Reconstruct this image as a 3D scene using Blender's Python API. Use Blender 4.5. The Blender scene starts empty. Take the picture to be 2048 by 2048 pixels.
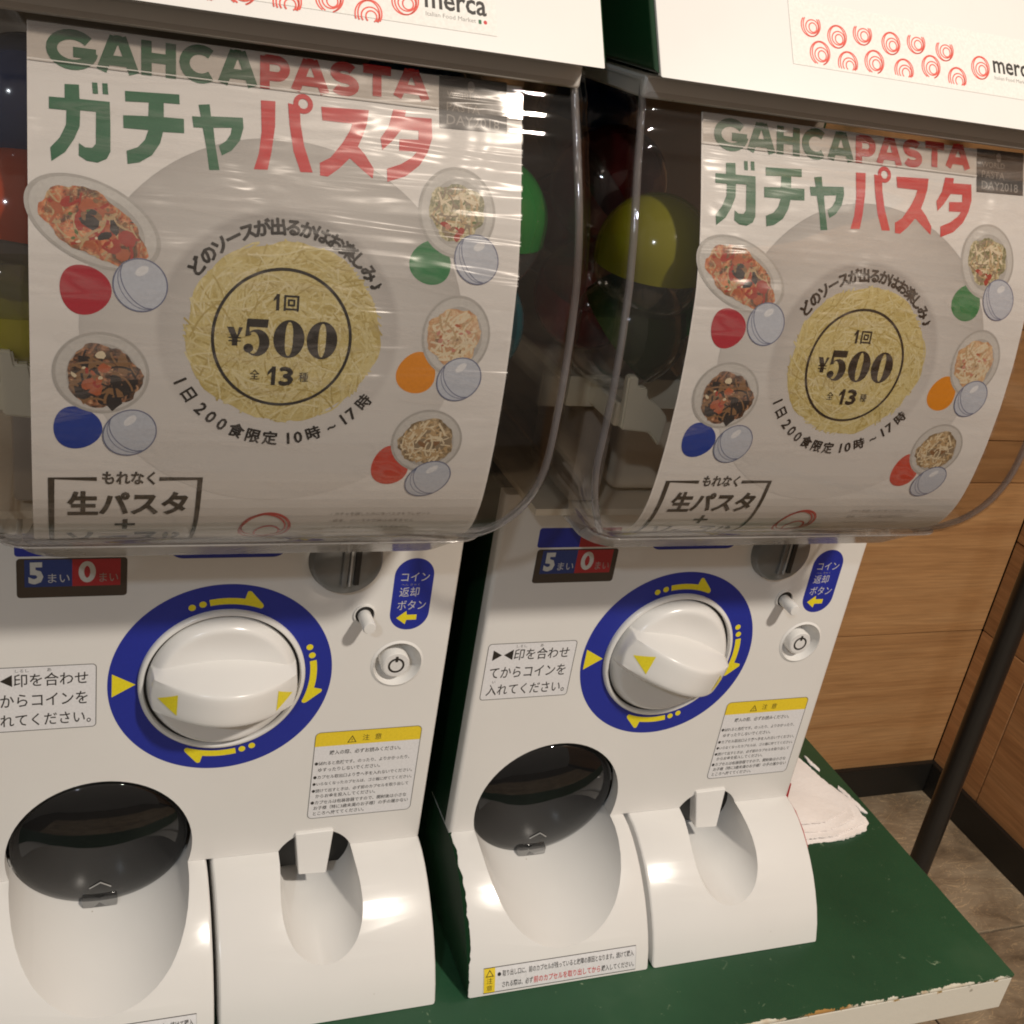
import bpy, bmesh, math, random
from mathutils import Vector, Matrix, Euler
random.seed(7)
SC = bpy.context.scene
COL = SC.collection
PI = math.pi
H0 = 0.706                     # height of the dial centre above the floor

# ------------------------------------------------------------------ camera
cd = bpy.data.cameras.new("camera")
cam = bpy.data.objects.new("camera", cd); COL.objects.link(cam)
cd.sensor_width = 36.0; cd.sensor_fit = 'HORIZONTAL'
cd.lens = 2326.8 / 2048 * 36
cd.clip_start = 0.02; cd.clip_end = 60
def cam_basis(pitch, roll, yaw):
    ca, sa, cb, sb, cc, sn = math.cos(pitch), math.sin(pitch), math.cos(roll), math.sin(roll), math.cos(yaw), math.sin(yaw)
    Rz = Matrix(((cc, -sn, 0), (sn, cc, 0), (0, 0, 1)))
    Rx = Matrix(((1, 0, 0), (0, ca, -sa), (0, sa, ca)))
    Ry = Matrix(((cb, 0, sb), (0, 1, 0), (-sb, 0, cb)))
    return Rz @ Rx @ Ry
R = cam_basis(-0.428697, -0.172060, -0.406864)
M = Matrix((( R[0][0], R[0][2], -R[0][1]), (R[1][0], R[1][2], -R[1][1]), (R[2][0], R[2][2], -R[2][1]))).to_4x4()
M.translation = Vector((-0.0856, -0.5716, 0.3913 + H0))
cam.matrix_world = M
SC.camera = cam
SC.view_settings.view_transform = 'Standard'
SC.view_settings.look = 'None'
SC.view_settings.exposure = 0.0
SC.cycles.max_bounces = 14
SC.cycles.transparent_max_bounces = 32
SC.cycles.glossy_bounces = 5
SC.cycles.caustics_reflective = False
SC.cycles.caustics_refractive = False
SC.cycles.filter_width = 1.9

# ------------------------------------------------------------------ light
W = bpy.data.worlds.new("World"); SC.world = W; W.use_nodes = True
nt = W.node_tree; nt.nodes.clear()
out = nt.nodes.new("ShaderNodeOutputWorld"); bg = nt.nodes.new("ShaderNodeBackground")
tc = nt.nodes.new("ShaderNodeTexCoord"); sx = nt.nodes.new("ShaderNodeSeparateXYZ")
rp = nt.nodes.new("ShaderNodeValToRGB"); mr = nt.nodes.new("ShaderNodeMapRange")
mr.inputs[1].default_value = -1; mr.inputs[2].default_value = 1
nt.links.new(tc.outputs['Generated'], sx.inputs[0]); nt.links.new(sx.outputs[2], mr.inputs[0])
nt.links.new(mr.outputs[0], rp.inputs[0]); nt.links.new(rp.outputs[0], bg.inputs[0]); nt.links.new(bg.outputs[0], out.inputs[0])
rp.color_ramp.elements[0].color = (0.16, 0.137, 0.115, 1); rp.color_ramp.elements[0].position = 0.30
rp.color_ramp.elements[1].color = (0.40, 0.345, 0.29, 1); rp.color_ramp.elements[1].position = 0.75
bg.inputs[1].default_value = 0.88
def lamp(name, loc, target, size, power, col, shape='DISK', sy=None):
    ld = bpy.data.lights.new(name, 'AREA'); ld.shape = shape; ld.size = size
    if sy: ld.size_y = sy
    ld.energy = power; ld.color = col
    o = bpy.data.objects.new(name, ld); COL.objects.link(o); o.location = loc
    o.rotation_euler = (Vector(target) - Vector(loc)).to_track_quat('-Z', 'Y').to_euler()
    return o
lamp("ceiling_spot_lamp", (0.86, -1.43, 1.68 + H0), (0.1, 0, H0), 0.125, 42, (1.0, 0.905, 0.79))
lamp("far_ceiling_lamp", (-1.3, -2.3, 1.9 + H0), (0.1, 0, H0), 0.10, 14, (0.80, 0.90, 1.0))

# ------------------------------------------------------------------ materials
MATS = {}
def nodes_of(name):
    m = bpy.data.materials.new(name); m.use_nodes = True
    t = m.node_tree; t.nodes.clear()
    o = t.nodes.new("ShaderNodeOutputMaterial")
    MATS[name] = m
    return m, t, o
def principled(t, color=(0.8, 0.8, 0.8), rough=0.4, coat=0.0, spec=0.5, metal=0.0):
    p = t.nodes.new("ShaderNodeBsdfPrincipled")
    p.inputs['Base Color'].default_value = (*color, 1); p.inputs['Roughness'].default_value = rough
    p.inputs['Metallic'].default_value = metal
    p.inputs['Coat Weight'].default_value = coat; p.inputs['Coat Roughness'].default_value = 0.06
    p.inputs['Specular IOR Level'].default_value = spec
    return p
def nz(t, scale, detail=3, rough=0.55, vec=None, dist=0.0):
    n = t.nodes.new("ShaderNodeTexNoise"); n.inputs['Scale'].default_value = scale
    n.inputs['Detail'].default_value = detail; n.inputs['Roughness'].default_value = rough
    n.inputs['Distortion'].default_value = dist
    if vec is not None: t.links.new(vec, n.inputs['Vector'])
    return n
def ramp(t, src, stops):
    r = t.nodes.new("ShaderNodeValToRGB"); e = r.color_ramp.elements
    while len(e) < len(stops): e.new(0.5)
    for k, (p, c) in enumerate(stops):
        e[k].position = p; e[k].color = (*c, 1)
    t.links.new(src, r.inputs[0]); return r
def coords(t, kind='Object', scale=(1, 1, 1), rot=(0, 0, 0)):
    c = t.nodes.new("ShaderNodeTexCoord"); m = t.nodes.new("ShaderNodeMapping")
    m.inputs['Scale'].default_value = scale; m.inputs['Rotation'].default_value = rot
    t.links.new(c.outputs[kind], m.inputs[0]); return m.outputs[0]
def bump(t, p, src, strength, dist=0.001):
    b = t.nodes.new("ShaderNodeBump"); b.inputs['Strength'].default_value = strength
    b.inputs['Distance'].default_value = dist
    t.links.new(src, b.inputs['Height']); t.links.new(b.outputs[0], p.inputs['Normal'])
    return b
def mixc(t, fac, a, b, mode='MIX'):
    m = t.nodes.new("ShaderNodeMix"); m.data_type = 'RGBA'; m.blend_type = mode
    for s, v in ((0, fac), (6, a), (7, b)):
        if hasattr(v, 'links') or hasattr(v, 'is_linked'): t.links.new(v, m.inputs[s])
        else: m.inputs[s].default_value = v if s == 0 else (*v, 1)
    return m.outputs[2]

def plastic(name, color, rough=0.3, coat=0.0, var=0.04, bumpy=0.0, bscale=300, spec=0.5):
    m, t, o = nodes_of(name); p = principled(t, color, rough, coat, spec)
    v = coords(t)
    n = nz(t, 9, 4, 0.6, v)
    c2 = tuple(max(0, x * (1 - 3 * var)) for x in color)
    r = ramp(t, n.outputs[0], [(0.25, c2), (0.75, color)])
    t.links.new(r.outputs[0], p.inputs['Base Color'])
    if 'white' in name:      # dust specks and faint scuffs
        vo = t.nodes.new("ShaderNodeTexVoronoi"); vo.inputs['Scale'].default_value = 42; t.links.new(v, vo.inputs['Vector'])
        sp = ramp(t, vo.outputs['Distance'], [(0.018, (0.62, 0.58, 0.52)), (0.030, (1, 1, 1))])
        gate = nz(t, 11, 2, 0.5, v); gk = ramp(t, gate.outputs[0], [(0.50, (0, 0, 0)), (0.56, (1, 1, 1))])
        sc = nz(t, 1, 4, 0.7, coords(t, 'Object', (14, 14, 120), (0.3, 0.5, 0.2))); sk = ramp(t, sc.outputs[0], [(0.70, (1, 1, 1)), (0.78, (0.94, 0.93, 0.91))])
        cc_ = mixc(t, gk.outputs[0], r.outputs[0], mixc(t, 1.0, r.outputs[0], sp.outputs[0], 'MULTIPLY'))
        cc_ = mixc(t, 1.0, cc_, sk.outputs[0], 'MULTIPLY'); t.links.new(cc_, p.inputs['Base Color'])
        rr_ = nz(t, 6, 4, 0.7, v); rm = t.nodes.new("ShaderNodeMapRange"); rm.inputs[1].default_value = 0.3; rm.inputs[2].default_value = 0.7
        rm.inputs[3].default_value = rough * 0.8; rm.inputs[4].default_value = rough * 1.35; t.links.new(rr_.outputs[0], rm.inputs[0]); t.links.new(rm.outputs[0], p.inputs['Roughness'])
    if bumpy:
        n2 = nz(t, bscale, 3, 0.6, v); bump(t, p, n2.outputs[0], bumpy, 0.0006)
    t.links.new(p.outputs[0], o.inputs[0]); return m
def ink(name, color, rough=0.45):
    m, t, o = nodes_of(name); p = principled(t, color, rough, 0.0)
    n = nz(t, 700, 2, 0.5, coords(t))
    r = ramp(t, n.outputs[0], [(0.3, tuple(x * 0.90 for x in color)), (0.7, color)])
    t.links.new(r.outputs[0], p.inputs['Base Color'])
    t.links.new(p.outputs[0], o.inputs[0]); return m
def fresnel_fac(t, base=0.04, power=5.0, gain=0.96):
    g = t.nodes.new("ShaderNodeNewGeometry"); d = t.nodes.new("ShaderNodeVectorMath"); d.operation = 'DOT_PRODUCT'
    t.links.new(g.outputs['Incoming'], d.inputs[0]); t.links.new(g.outputs['Normal'], d.inputs[1])
    a = t.nodes.new("ShaderNodeMath"); a.operation = 'ABSOLUTE'; t.links.new(d.outputs['Value'], a.inputs[0])
    s = t.nodes.new("ShaderNodeMath"); s.operation = 'SUBTRACT'; s.inputs[0].default_value = 1; t.links.new(a.outputs[0], s.inputs[1])
    p = t.nodes.new("ShaderNodeMath"); p.operation = 'POWER'; p.inputs[1].default_value = power; t.links.new(s.outputs[0], p.inputs[0])
    m = t.nodes.new("ShaderNodeMath"); m.operation = 'MULTIPLY_ADD'; m.inputs[1].default_value = gain; m.inputs[2].default_value = base
    t.links.new(p.outputs[0], m.inputs[0]); return m.outputs[0], a.outputs[0]
def clear(name, tint, rough=0.03, wavy=0.0, wscale=(1, 1, 1), haze=0.0, hazecol=(0.7, 0.65, 0.6), base=0.045, gain=0.96):
    m, t, o = nodes_of(name)
    tr = t.nodes.new("ShaderNodeBsdfTransparent"); tr.inputs[0].default_value = (*tint, 1)
    gl = t.nodes.new("ShaderNodeBsdfGlossy"); gl.inputs['Roughness'].default_value = rough
    gl.inputs[0].default_value = (1, 1, 1, 1)
    f, _ = fresnel_fac(t, base, 5.0, gain)
    mx = t.nodes.new("ShaderNodeMixShader"); t.links.new(f, mx.inputs[0])
    t.links.new(tr.outputs[0], mx.inputs[1]); t.links.new(gl.outputs[0], mx.inputs[2])
    res = mx.outputs[0]
    if wavy:
        n = nz(t, 1.0, 3, 0.5, coords(t, 'Object', wscale)); b = t.nodes.new("ShaderNodeBump")
        b.inputs['Strength'].default_value = wavy; b.inputs['Distance'].default_value = 0.002
        t.links.new(n.outputs[0], b.inputs['Height']); t.links.new(b.outputs[0], gl.inputs['Normal'])
    if haze:
        df = t.nodes.new("ShaderNodeBsdfDiffuse"); df.inputs[0].default_value = (*hazecol, 1)
        n = nz(t, 14, 4, 0.6, coords(t))
        mm = t.nodes.new("ShaderNodeMapRange"); mm.inputs[1].default_value = 0.3; mm.inputs[2].default_value = 0.8
        mm.inputs[3].default_value = haze * 0.5; mm.inputs[4].default_value = haze * 1.5
        t.links.new(n.outputs[0], mm.inputs[0])
        m2 = t.nodes.new("ShaderNodeMixShader"); t.links.new(mm.outputs[0], m2.inputs[0])
        t.links.new(res, m2.inputs[1]); t.links.new(df.outputs[0], m2.inputs[2]); res = m2.outputs[0]
    t.links.new(res, o.inputs[0]); return m
def tinted(name, color, alpha=0.75, rough=0.12):
    m, t, o = nodes_of(name); p = principled(t, color, rough, 0.4)
    tr = t.nodes.new("ShaderNodeBsdfTransparent"); tr.inputs[0].default_value = (*[min(1, c * 2.5 + 0.1) for c in color], 1)
    mx = t.nodes.new("ShaderNodeMixShader"); mx.inputs[0].default_value = alpha
    n = nz(t, 30, 2, 0.5, coords(t)); bump(t, p, n.outputs[0], 0.05)
    t.links.new(tr.outputs[0], mx.inputs[1]); t.links.new(p.outputs[0], mx.inputs[2]); t.links.new(mx.outputs[0], o.inputs[0]); return m

WHITE = plastic("white_panel_plastic", (0.725, 0.71, 0.685), 0.34, 0.15, 0.02, 0.05, 260)
WHITE_G = plastic("white_gloss_plastic", (0.735, 0.725, 0.705), 0.20, 0.0, 0.02, 0.05, 60, 0.38)
HEADW = plastic("white_hood_plastic", (0.77, 0.75, 0.72), 0.35, 0.15, 0.012, 0.03, 200)
CREAM = plastic("cream_inner_plastic", (0.74, 0.70, 0.57), 0.45, 0.0, 0.04)
GREY_IN = plastic("grey_inner_plastic", (0.36, 0.31, 0.26), 0.6, 0.0, 0.06)
TAN_IN = plastic("tan_inner_plastic", (0.80, 0.70, 0.55), 0.5, 0.0, 0.08)
BLACK = plastic("black_plastic", (0.012, 0.011, 0.010), 0.5, 0.0, 0.05)
GREYM = plastic("grey_coin_plastic", (0.15, 0.15, 0.145), 0.33, 0.1, 0.04)
STEEL = plastic("pale_grey_plastic", (0.42, 0.42, 0.41), 0.3, 0.1, 0.04)
GREEN_P = plastic("green_body_paint", (0.008, 0.045, 0.016), 0.38, 0.1, 0.15, 0.15, 120)
GREEN_M = plastic("matt_green_paint", (0.006, 0.036, 0.013), 0.8, 0.0, 0.15, 0.15, 120, 0.1)
RED_P = plastic("red_body_plastic", (0.40, 0.015, 0.02), 0.4, 0.0, 0.05)
BLUE = ink("blue_print", (0.014, 0.026, 0.29)); YELLOW = ink("yellow_print", (0.78, 0.66, 0.02))
INK = ink("black_print", (0.022, 0.018, 0.015)); REDI = ink("red_print", (0.55, 0.03, 0.03))
GRNI = ink("green_print", (0.002, 0.115, 0.042)); CRIM = ink("crimson_print", (0.58, 0.006, 0.012))
GREYI = ink("grey_print", (0.30, 0.28, 0.26)); WHITEI = ink("white_print", (0.72, 0.71, 0.70))
STKW = ink("white_sticker_film", (0.74, 0.735, 0.75), 0.3); YELH = ink("yellow_header_print", (0.80, 0.60, 0.03))
SWIRL = ink("swirl_red_print", (0.72, 0.10, 0.07)); DKGREY = ink("dark_grey_print", (0.045, 0.042, 0.042))
STKC = ink("cream_sticker_film", (0.82, 0.80, 0.755), 0.3); LGREY = ink("pale_grey_print", (0.55, 0.54, 0.53))
NUMW = ink("numeral_white_print", (0.55, 0.55, 0.52)); DRUMB = ink("blue_drum_print", (0.02, 0.04, 0.17)); DRUMR = ink("red_drum_print", (0.38, 0.02, 0.025))
WINF = plastic("smoked_window_plastic", (0.075, 0.055, 0.04), 0.2, 0.5, 0.1)
CASE = clear("clear_case_plastic", (0.925, 0.912, 0.90), 0.025, 0.10, (9, 9, 16), 0.0, (0.55, 0.5, 0.47), 0.030, 0.50)
RIM = clear("case_rim_plastic", (0.84, 0.83, 0.83), 0.08, 0.2, (40, 40, 40), 0.42, (0.84, 0.82, 0.80), 0.08)
GLARE_HAZE = clear("case_glare_haze", (0.88, 0.87, 0.86), 0.10, 0.3, (12, 12, 160), 0.33, (0.80, 0.78, 0.76), 0.10, 0.6)
BEAD = clear("corner_bead_plastic", (0.72, 0.72, 0.76), 0.08, 0.2, (30, 30, 60), 0.20, (0.46, 0.44, 0.45), 0.08)
CAPCLEAR = clear("clear_capsule_plastic", (0.80, 0.80, 0.80), 0.04, 0, (1, 1, 1), 0.06, (0.5, 0.5, 0.5), 0.06)
LIDM = clear("smoked_lid_plastic", (0.125, 0.13, 0.135), 0.02, 0.0, (1, 1, 1), 0.05, (0.13, 0.13, 0.135), 0.05)

def food(name, cols, scale=0.35, dist=2.5, stretch=(1, 1, 1), blotch=0.0):
    """printed photograph of noodles: strand noise between the dish's own colours"""
    m, t, o = nodes_of(name); p = principled(t, cols[0], 0.4)
    v = coords(t, 'UV', (scale * stretch[0], scale * stretch[1], 1))
    n = nz(t, 1.0, 6, 0.62, v, dist)
    r = ramp(t, n.outputs[0], [(0.36 + 0.28 * k / max(1, len(cols) - 1), c) for k, c in enumerate(cols)])
    w = t.nodes.new("ShaderNodeTexWave"); w.inputs['Scale'].default_value = 0.30; w.inputs['Distortion'].default_value = 9
    w.inputs['Detail'].default_value = 3; w.inputs['Detail Scale'].default_value = 1.6
    t.links.new(v, w.inputs['Vector'])
    c = mixc(t, 0.28, r.outputs[0], ramp(t, w.outputs[0], [(0.1, cols[0]), (0.8, cols[-1])]).outputs[0])
    if blotch:
        nb = nz(t, 1.0, 3, 0.6, coords(t, 'UV', (blotch, blotch, 1)), 0.8)
        kb_ = ramp(t, nb.outputs[0], [(0.44, (0, 0, 0)), (0.60, (0.85, 0.85, 0.85))]); c = mixc(t, kb_.outputs[0], c, cols[0])
        nh = nz(t, 1.0, 4, 0.6, coords(t, 'UV', (blotch * 1.9, blotch * 2.3, 1)), 1.5)
        kh = ramp(t, nh.outputs[0], [(0.58, (0, 0, 0)), (0.68, (0.8, 0.8, 0.8))]); c = mixc(t, kh.outputs[0], c, cols[-1])
    t.links.new(c, p.inputs['Base Color']); t.links.new(p.outputs[0], o.inputs[0]); return m
F_PASTA = food("spaghetti_photo_print", [(0.46, 0.37, 0.13), (0.56, 0.47, 0.20), (0.68, 0.60, 0.32)], 0.13, 2.2, (0.6, 1.7, 1), 0.05)
F1 = food("tomato_pasta_photo_print", [(0.05, 0.03, 0.02), (0.72, 0.14, 0.05), (0.55, 0.20, 0.07), (0.62, 0.45, 0.25)], 0.26, 2.5, (1, 1, 1), 0.11)
F2 = food("squid_ink_photo_print", [(0.03, 0.02, 0.015), (0.07, 0.04, 0.03), (0.35, 0.12, 0.05), (0.6, 0.35, 0.2)], 0.22, 2.5, (1, 1, 1), 0.10)
F3 = food("herb_pasta_photo_print", [(0.10, 0.11, 0.04), (0.36, 0.32, 0.14), (0.62, 0.54, 0.34), (0.70, 0.64, 0.46)], 0.36, 2.5, (1, 1, 1), 0.16)
F4 = food("cream_pasta_photo_print", [(0.45, 0.22, 0.10), (0.66, 0.47, 0.26), (0.74, 0.60, 0.42)], 0.30, 2.5, (1, 1, 1), 0.14)
F5 = food("mushroom_pasta_photo_print", [(0.13, 0.09, 0.05), (0.38, 0.28, 0.16), (0.66, 0.52, 0.32)], 0.30, 2.5, (1, 1, 1), 0.10)

SHADE_TINT = clear("hood_shade_tint", (0.84, 0.81, 0.78), 0.06, 0.15, (20, 20, 60), 0.008, (0.5, 0.45, 0.4), 0.04)
GLINT = plastic("crease_glint_paint", (0.80, 0.78, 0.75), 0.15, 0.6, 0.02)
def plate_mat():
    m, t, o = nodes_of("plate_photo_print"); p = principled(t, (0.5, 0.5, 0.5), 0.4)
    c = t.nodes.new("ShaderNodeTexCoord"); sub = t.nodes.new("ShaderNodeVectorMath"); sub.operation = 'SUBTRACT'
    sub.inputs[1].default_value = (0.0, -113.0, 0)
    ln = t.nodes.new("ShaderNodeVectorMath"); ln.operation = 'LENGTH'
    t.links.new(c.outputs['UV'], sub.inputs[0]); t.links.new(sub.outputs[0], ln.inputs[0])
    dv = t.nodes.new("ShaderNodeMath"); dv.operation = 'DIVIDE'; dv.inputs[1].default_value = 80; t.links.new(ln.outputs['Value'], dv.inputs[0])
    r = ramp(t, dv.outputs[0], [(0.0, (0.46, 0.44, 0.42)), (0.53, (0.37, 0.355, 0.34)), (0.61, (0.32, 0.305, 0.295)), (0.645, (0.50, 0.485, 0.47)), (0.80, (0.47, 0.455, 0.44)), (0.97, (0.40, 0.385, 0.37)), (1.0, (0.35, 0.34, 0.33))])
    s = t.nodes.new("ShaderNodeSeparateXYZ"); t.links.new(sub.outputs[0], s.inputs[0])
    mr_ = t.nodes.new("ShaderNodeMapRange"); mr_.inputs[1].default_value = -75; mr_.inputs[2].default_value = 75
    t.links.new(s.outputs[1], mr_.inputs[0])
    col = mixc(t, mr_.outputs[0], (0.66, 0.645, 0.63), r.outputs[0])
    t.links.new(col, p.inputs['Base Color']); t.links.new(p.outputs[0], o.inputs[0]); return m
PLATE = plate_mat()
DISH = ink("dish_photo_print", (0.43, 0.42, 0.40)); DISH2 = ink("dish_rim_photo_print", (0.56, 0.55, 0.53))
CAPF = ink("capsule_fill_print", (0.50, 0.54, 0.62)); CAPO = ink("capsule_outline_print", (0.16, 0.18, 0.28)); CAPH = ink("capsule_glint_print", (0.72, 0.74, 0.78))
EGGS = {'red': ink("egg_crimson_print", (0.42, 0.012, 0.03)), 'blue': ink("egg_blue_print", (0.012, 0.045, 0.32)),
        'green': ink("egg_green_print", (0.015, 0.20, 0.06)), 'orange': ink("egg_orange_print", (0.72, 0.26, 0.015)), 'salmon': ink("egg_vermilion_print", (0.56, 0.06, 0.035))}
NOOD = [ink("noodle_shadow_print", (0.45, 0.36, 0.13)), ink("noodle_mid_print", (0.57, 0.48, 0.21)), ink("noodle_light_print", (0.63, 0.55, 0.28)), ink("noodle_pale_print", (0.68, 0.61, 0.36))]
FD = {'red': ink("tomato_print", (0.36, 0.03, 0.018)), 'orange': ink("prawn_print", (0.42, 0.11, 0.045)), 'black': ink("olive_print", (0.025, 0.02, 0.02)), 'tan': ink("tan_food_print", (0.48, 0.34, 0.18)), 'cream': ink("cream_food_print", (0.70, 0.60, 0.42)),
      'brown': ink("brown_food_print", (0.24, 0.13, 0.06)), 'green': ink("herb_food_print", (0.10, 0.15, 0.04)), 'mush': ink("mushroom_food_print", (0.26, 0.20, 0.13)), 'pink': ink("rose_food_print", (0.52, 0.22, 0.16))}
def paper_mat():
    m, t, o = nodes_of("poster_paper"); p = principled(t, (0.72, 0.705, 0.69), 0.45)
    v = coords(t, 'UV', (0.03, 0.1, 1)); n = nz(t, 1, 3, 0.5, v, 0.6)
    r = ramp(t, n.outputs[0], [(0.3, (0.70, 0.685, 0.67)), (0.7, (0.74, 0.725, 0.71))])
    t.links.new(r.outputs[0], p.inputs['Base Color']); t.links.new(p.outputs[0], o.inputs[0]); return m
PAPER = paper_mat()
def film_mat():
    m, t, o = nodes_of("crinkled_clear_film")
    tr = t.nodes.new("ShaderNodeBsdfTransparent"); tr.inputs[0].default_value = (0.96, 0.96, 0.96, 1)
    gl = t.nodes.new("ShaderNodeBsdfGlossy"); gl.inputs['Roughness'].default_value = 0.27
    f, _ = fresnel_fac(t, 0.038)
    n = nz(t, 1, 1.5, 0.5, coords(t, 'UV', (0.007, 0.085, 1), (0, 0, 0.03)), 0.8)
    n2 = nz(t, 1, 1, 0.5, coords(t, 'UV', (0.02, 0.03, 1)), 1.0)
    ad = t.nodes.new("ShaderNodeMath"); ad.operation = 'ADD'; t.links.new(n.outputs[0], ad.inputs[0]); t.links.new(n2.outputs[0], ad.inputs[1])
    b = t.nodes.new("ShaderNodeBump"); b.inputs['Strength'].default_value = 1.0; b.inputs['Distance'].default_value = 0.0042
    t.links.new(ad.outputs[0], b.inputs['Height']); t.links.new(b.outputs[0], gl.inputs['Normal'])
    mx = t.nodes.new("ShaderNodeMixShader"); t.links.new(f, mx.inputs[0]); t.links.new(tr.outputs[0], mx.inputs[1]); t.links.new(gl.outputs[0], mx.inputs[2])
    # sideways crease haze: reflected glare bands painted as a milky diffuse mix
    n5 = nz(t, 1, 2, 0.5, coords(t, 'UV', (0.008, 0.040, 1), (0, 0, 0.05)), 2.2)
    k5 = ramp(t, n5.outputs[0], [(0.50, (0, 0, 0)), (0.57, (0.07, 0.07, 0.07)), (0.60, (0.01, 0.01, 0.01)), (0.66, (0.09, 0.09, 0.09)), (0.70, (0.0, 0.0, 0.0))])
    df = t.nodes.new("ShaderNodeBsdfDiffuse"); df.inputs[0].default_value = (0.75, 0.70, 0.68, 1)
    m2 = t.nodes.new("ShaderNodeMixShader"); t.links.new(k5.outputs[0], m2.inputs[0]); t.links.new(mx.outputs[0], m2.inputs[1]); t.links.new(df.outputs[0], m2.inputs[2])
    t.links.new(m2.outputs[0], o.inputs[0]); return m
FILM = film_mat()

def wood_mat(name, axis, c1, c2, c3):
    m, t, o = nodes_of(name); p = principled(t, c2, 0.55)
    oi = t.nodes.new("ShaderNodeObjectInfo"); tcn = t.nodes.new("ShaderNodeTexCoord")
    off = t.nodes.new("ShaderNodeVectorMath"); off.operation = 'MULTIPLY_ADD'
    cmb = t.nodes.new("ShaderNodeCombineXYZ")
    for k in range(3): t.links.new(oi.outputs['Random'], cmb.inputs[k])
    off.inputs[1].default_value = (7.3, 9.1, 5.7)
    t.links.new(cmb.outputs[0], off.inputs[0]); t.links.new(tcn.outputs['Object'], off.inputs[2])
    mp = t.nodes.new("ShaderNodeMapping"); mp.inputs['Scale'].default_value = (2.4, 38, 38) if axis == 'X' else (38, 2.4, 38)
    t.links.new(off.outputs[0], mp.inputs[0])
    n = nz(t, 1.0, 6, 0.62, mp.outputs[0], 0.8)
    r = ramp(t, n.outputs[0], [(0.30, c1), (0.5, c2), (0.74, c3)])
    mp2 = t.nodes.new("ShaderNodeMapping"); mp2.inputs['Scale'].default_value = (12, 260, 260) if axis == 'X' else (260, 12, 260)
    t.links.new(off.outputs[0], mp2.inputs[0]); n2 = nz(t, 1.0, 3, 0.6, mp2.outputs[0], 0.3)
    c = mixc(t, 0.5, r.outputs[0], ramp(t, n2.outputs[0], [(0.3, (0.55, 0.55, 0.55)), (0.7, (1.15, 1.15, 1.15))]).outputs[0], 'MULTIPLY')
    hv = t.nodes.new("ShaderNodeMapRange"); hv.inputs[3].default_value = 0.82; hv.inputs[4].default_value = 1.15
    t.links.new(oi.outputs['Random'], hv.inputs[0]); cc = t.nodes.new("ShaderNodeCombineColor")
    for k in range(3): t.links.new(hv.outputs[0], cc.inputs[k])
    c = mixc(t, 1.0, c, cc.outputs[0], 'MULTIPLY')
    # knots
    vo = t.nodes.new("ShaderNodeTexVoronoi"); vo.inputs['Scale'].default_value = 2.6; t.links.new(off.outputs[0], vo.inputs['Vector'])
    kr = ramp(t, vo.outputs['Distance'], [(0.03, (0.18, 0.12, 0.09)), (0.06, (1, 1, 1))])
    c = mixc(t, 0.8, c, kr.outputs[0], 'MULTIPLY')
    t.links.new(c, p.inputs['Base Color']); bump(t, p, n2.outputs[0], 0.25, 0.0008)
    t.links.new(p.outputs[0], o.inputs[0]); return m
WOODX = wood_mat("oak_plank_back", 'X', (0.38, 0.195, 0.078), (0.47, 0.255, 0.106), (0.54, 0.310, 0.138))
WOODY = wood_mat("oak_plank_side", 'Y', (0.34, 0.165, 0.068), (0.42, 0.217, 0.092), (0.49, 0.268, 0.122))
SKIRT = plastic("black_skirting_paint", (0.013, 0.012, 0.010), 0.5, 0.0, 0.1)
def stone_mat():
    m, t, o = nodes_of("slate_tile"); p = principled(t, (0.2, 0.17, 0.13), 0.55)
    oi = t.nodes.new("ShaderNodeObjectInfo"); tcn = t.nodes.new("ShaderNodeTexCoord")
    ad = t.nodes.new("ShaderNodeVectorMath"); ad.operation = 'ADD'; cmb = t.nodes.new("ShaderNodeCombineXYZ")
    mu = t.nodes.new("ShaderNodeMath"); mu.operation = 'MULTIPLY'; mu.inputs[1].default_value = 31; t.links.new(oi.outputs['Random'], mu.inputs[0])
    t.links.new(mu.outputs[0], cmb.inputs[0]); t.links.new(mu.outputs[0], cmb.inputs[1])
    t.links.new(cmb.outputs[0], ad.inputs[0]); t.links.new(tcn.outputs['Object'], ad.inputs[1])
    mp = t.nodes.new("ShaderNodeMapping"); mp.inputs['Scale'].default_value = (5, 11, 8); mp.inputs['Rotation'].default_value = (0, 0, 0.7)
    t.links.new(ad.outputs[0], mp.inputs[0])
    n = nz(t, 1, 8, 0.66, mp.outputs[0], 1.4)
    r = ramp(t, n.outputs[0], [(0.30, (0.13, 0.095, 0.06)), (0.45, (0.27, 0.205, 0.135)), (0.58, (0.36, 0.285, 0.195)), (0.75, (0.47, 0.385, 0.27))])
    n3 = nz(t, 2.5, 4, 0.5, mp.outputs[0], 3.5)
    vn = ramp(t, n3.outputs[0], [(0.485, (1, 1, 1)), (0.5, (1.9, 1.8, 1.6)), (0.515, (1, 1, 1))])
    c = mixc(t, 0.8, r.outputs[0], vn.outputs[0], 'MULTIPLY')
    t.links.new(c, p.inputs['Base Color']); bump(t, p, n.outputs[0], 0.5, 0.004)
    t.links.new(p.outputs[0], o.inputs[0]); return m
STONE = stone_mat(); GROUT = plastic("dark_grout", (0.06, 0.05, 0.04), 0.9)
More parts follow.
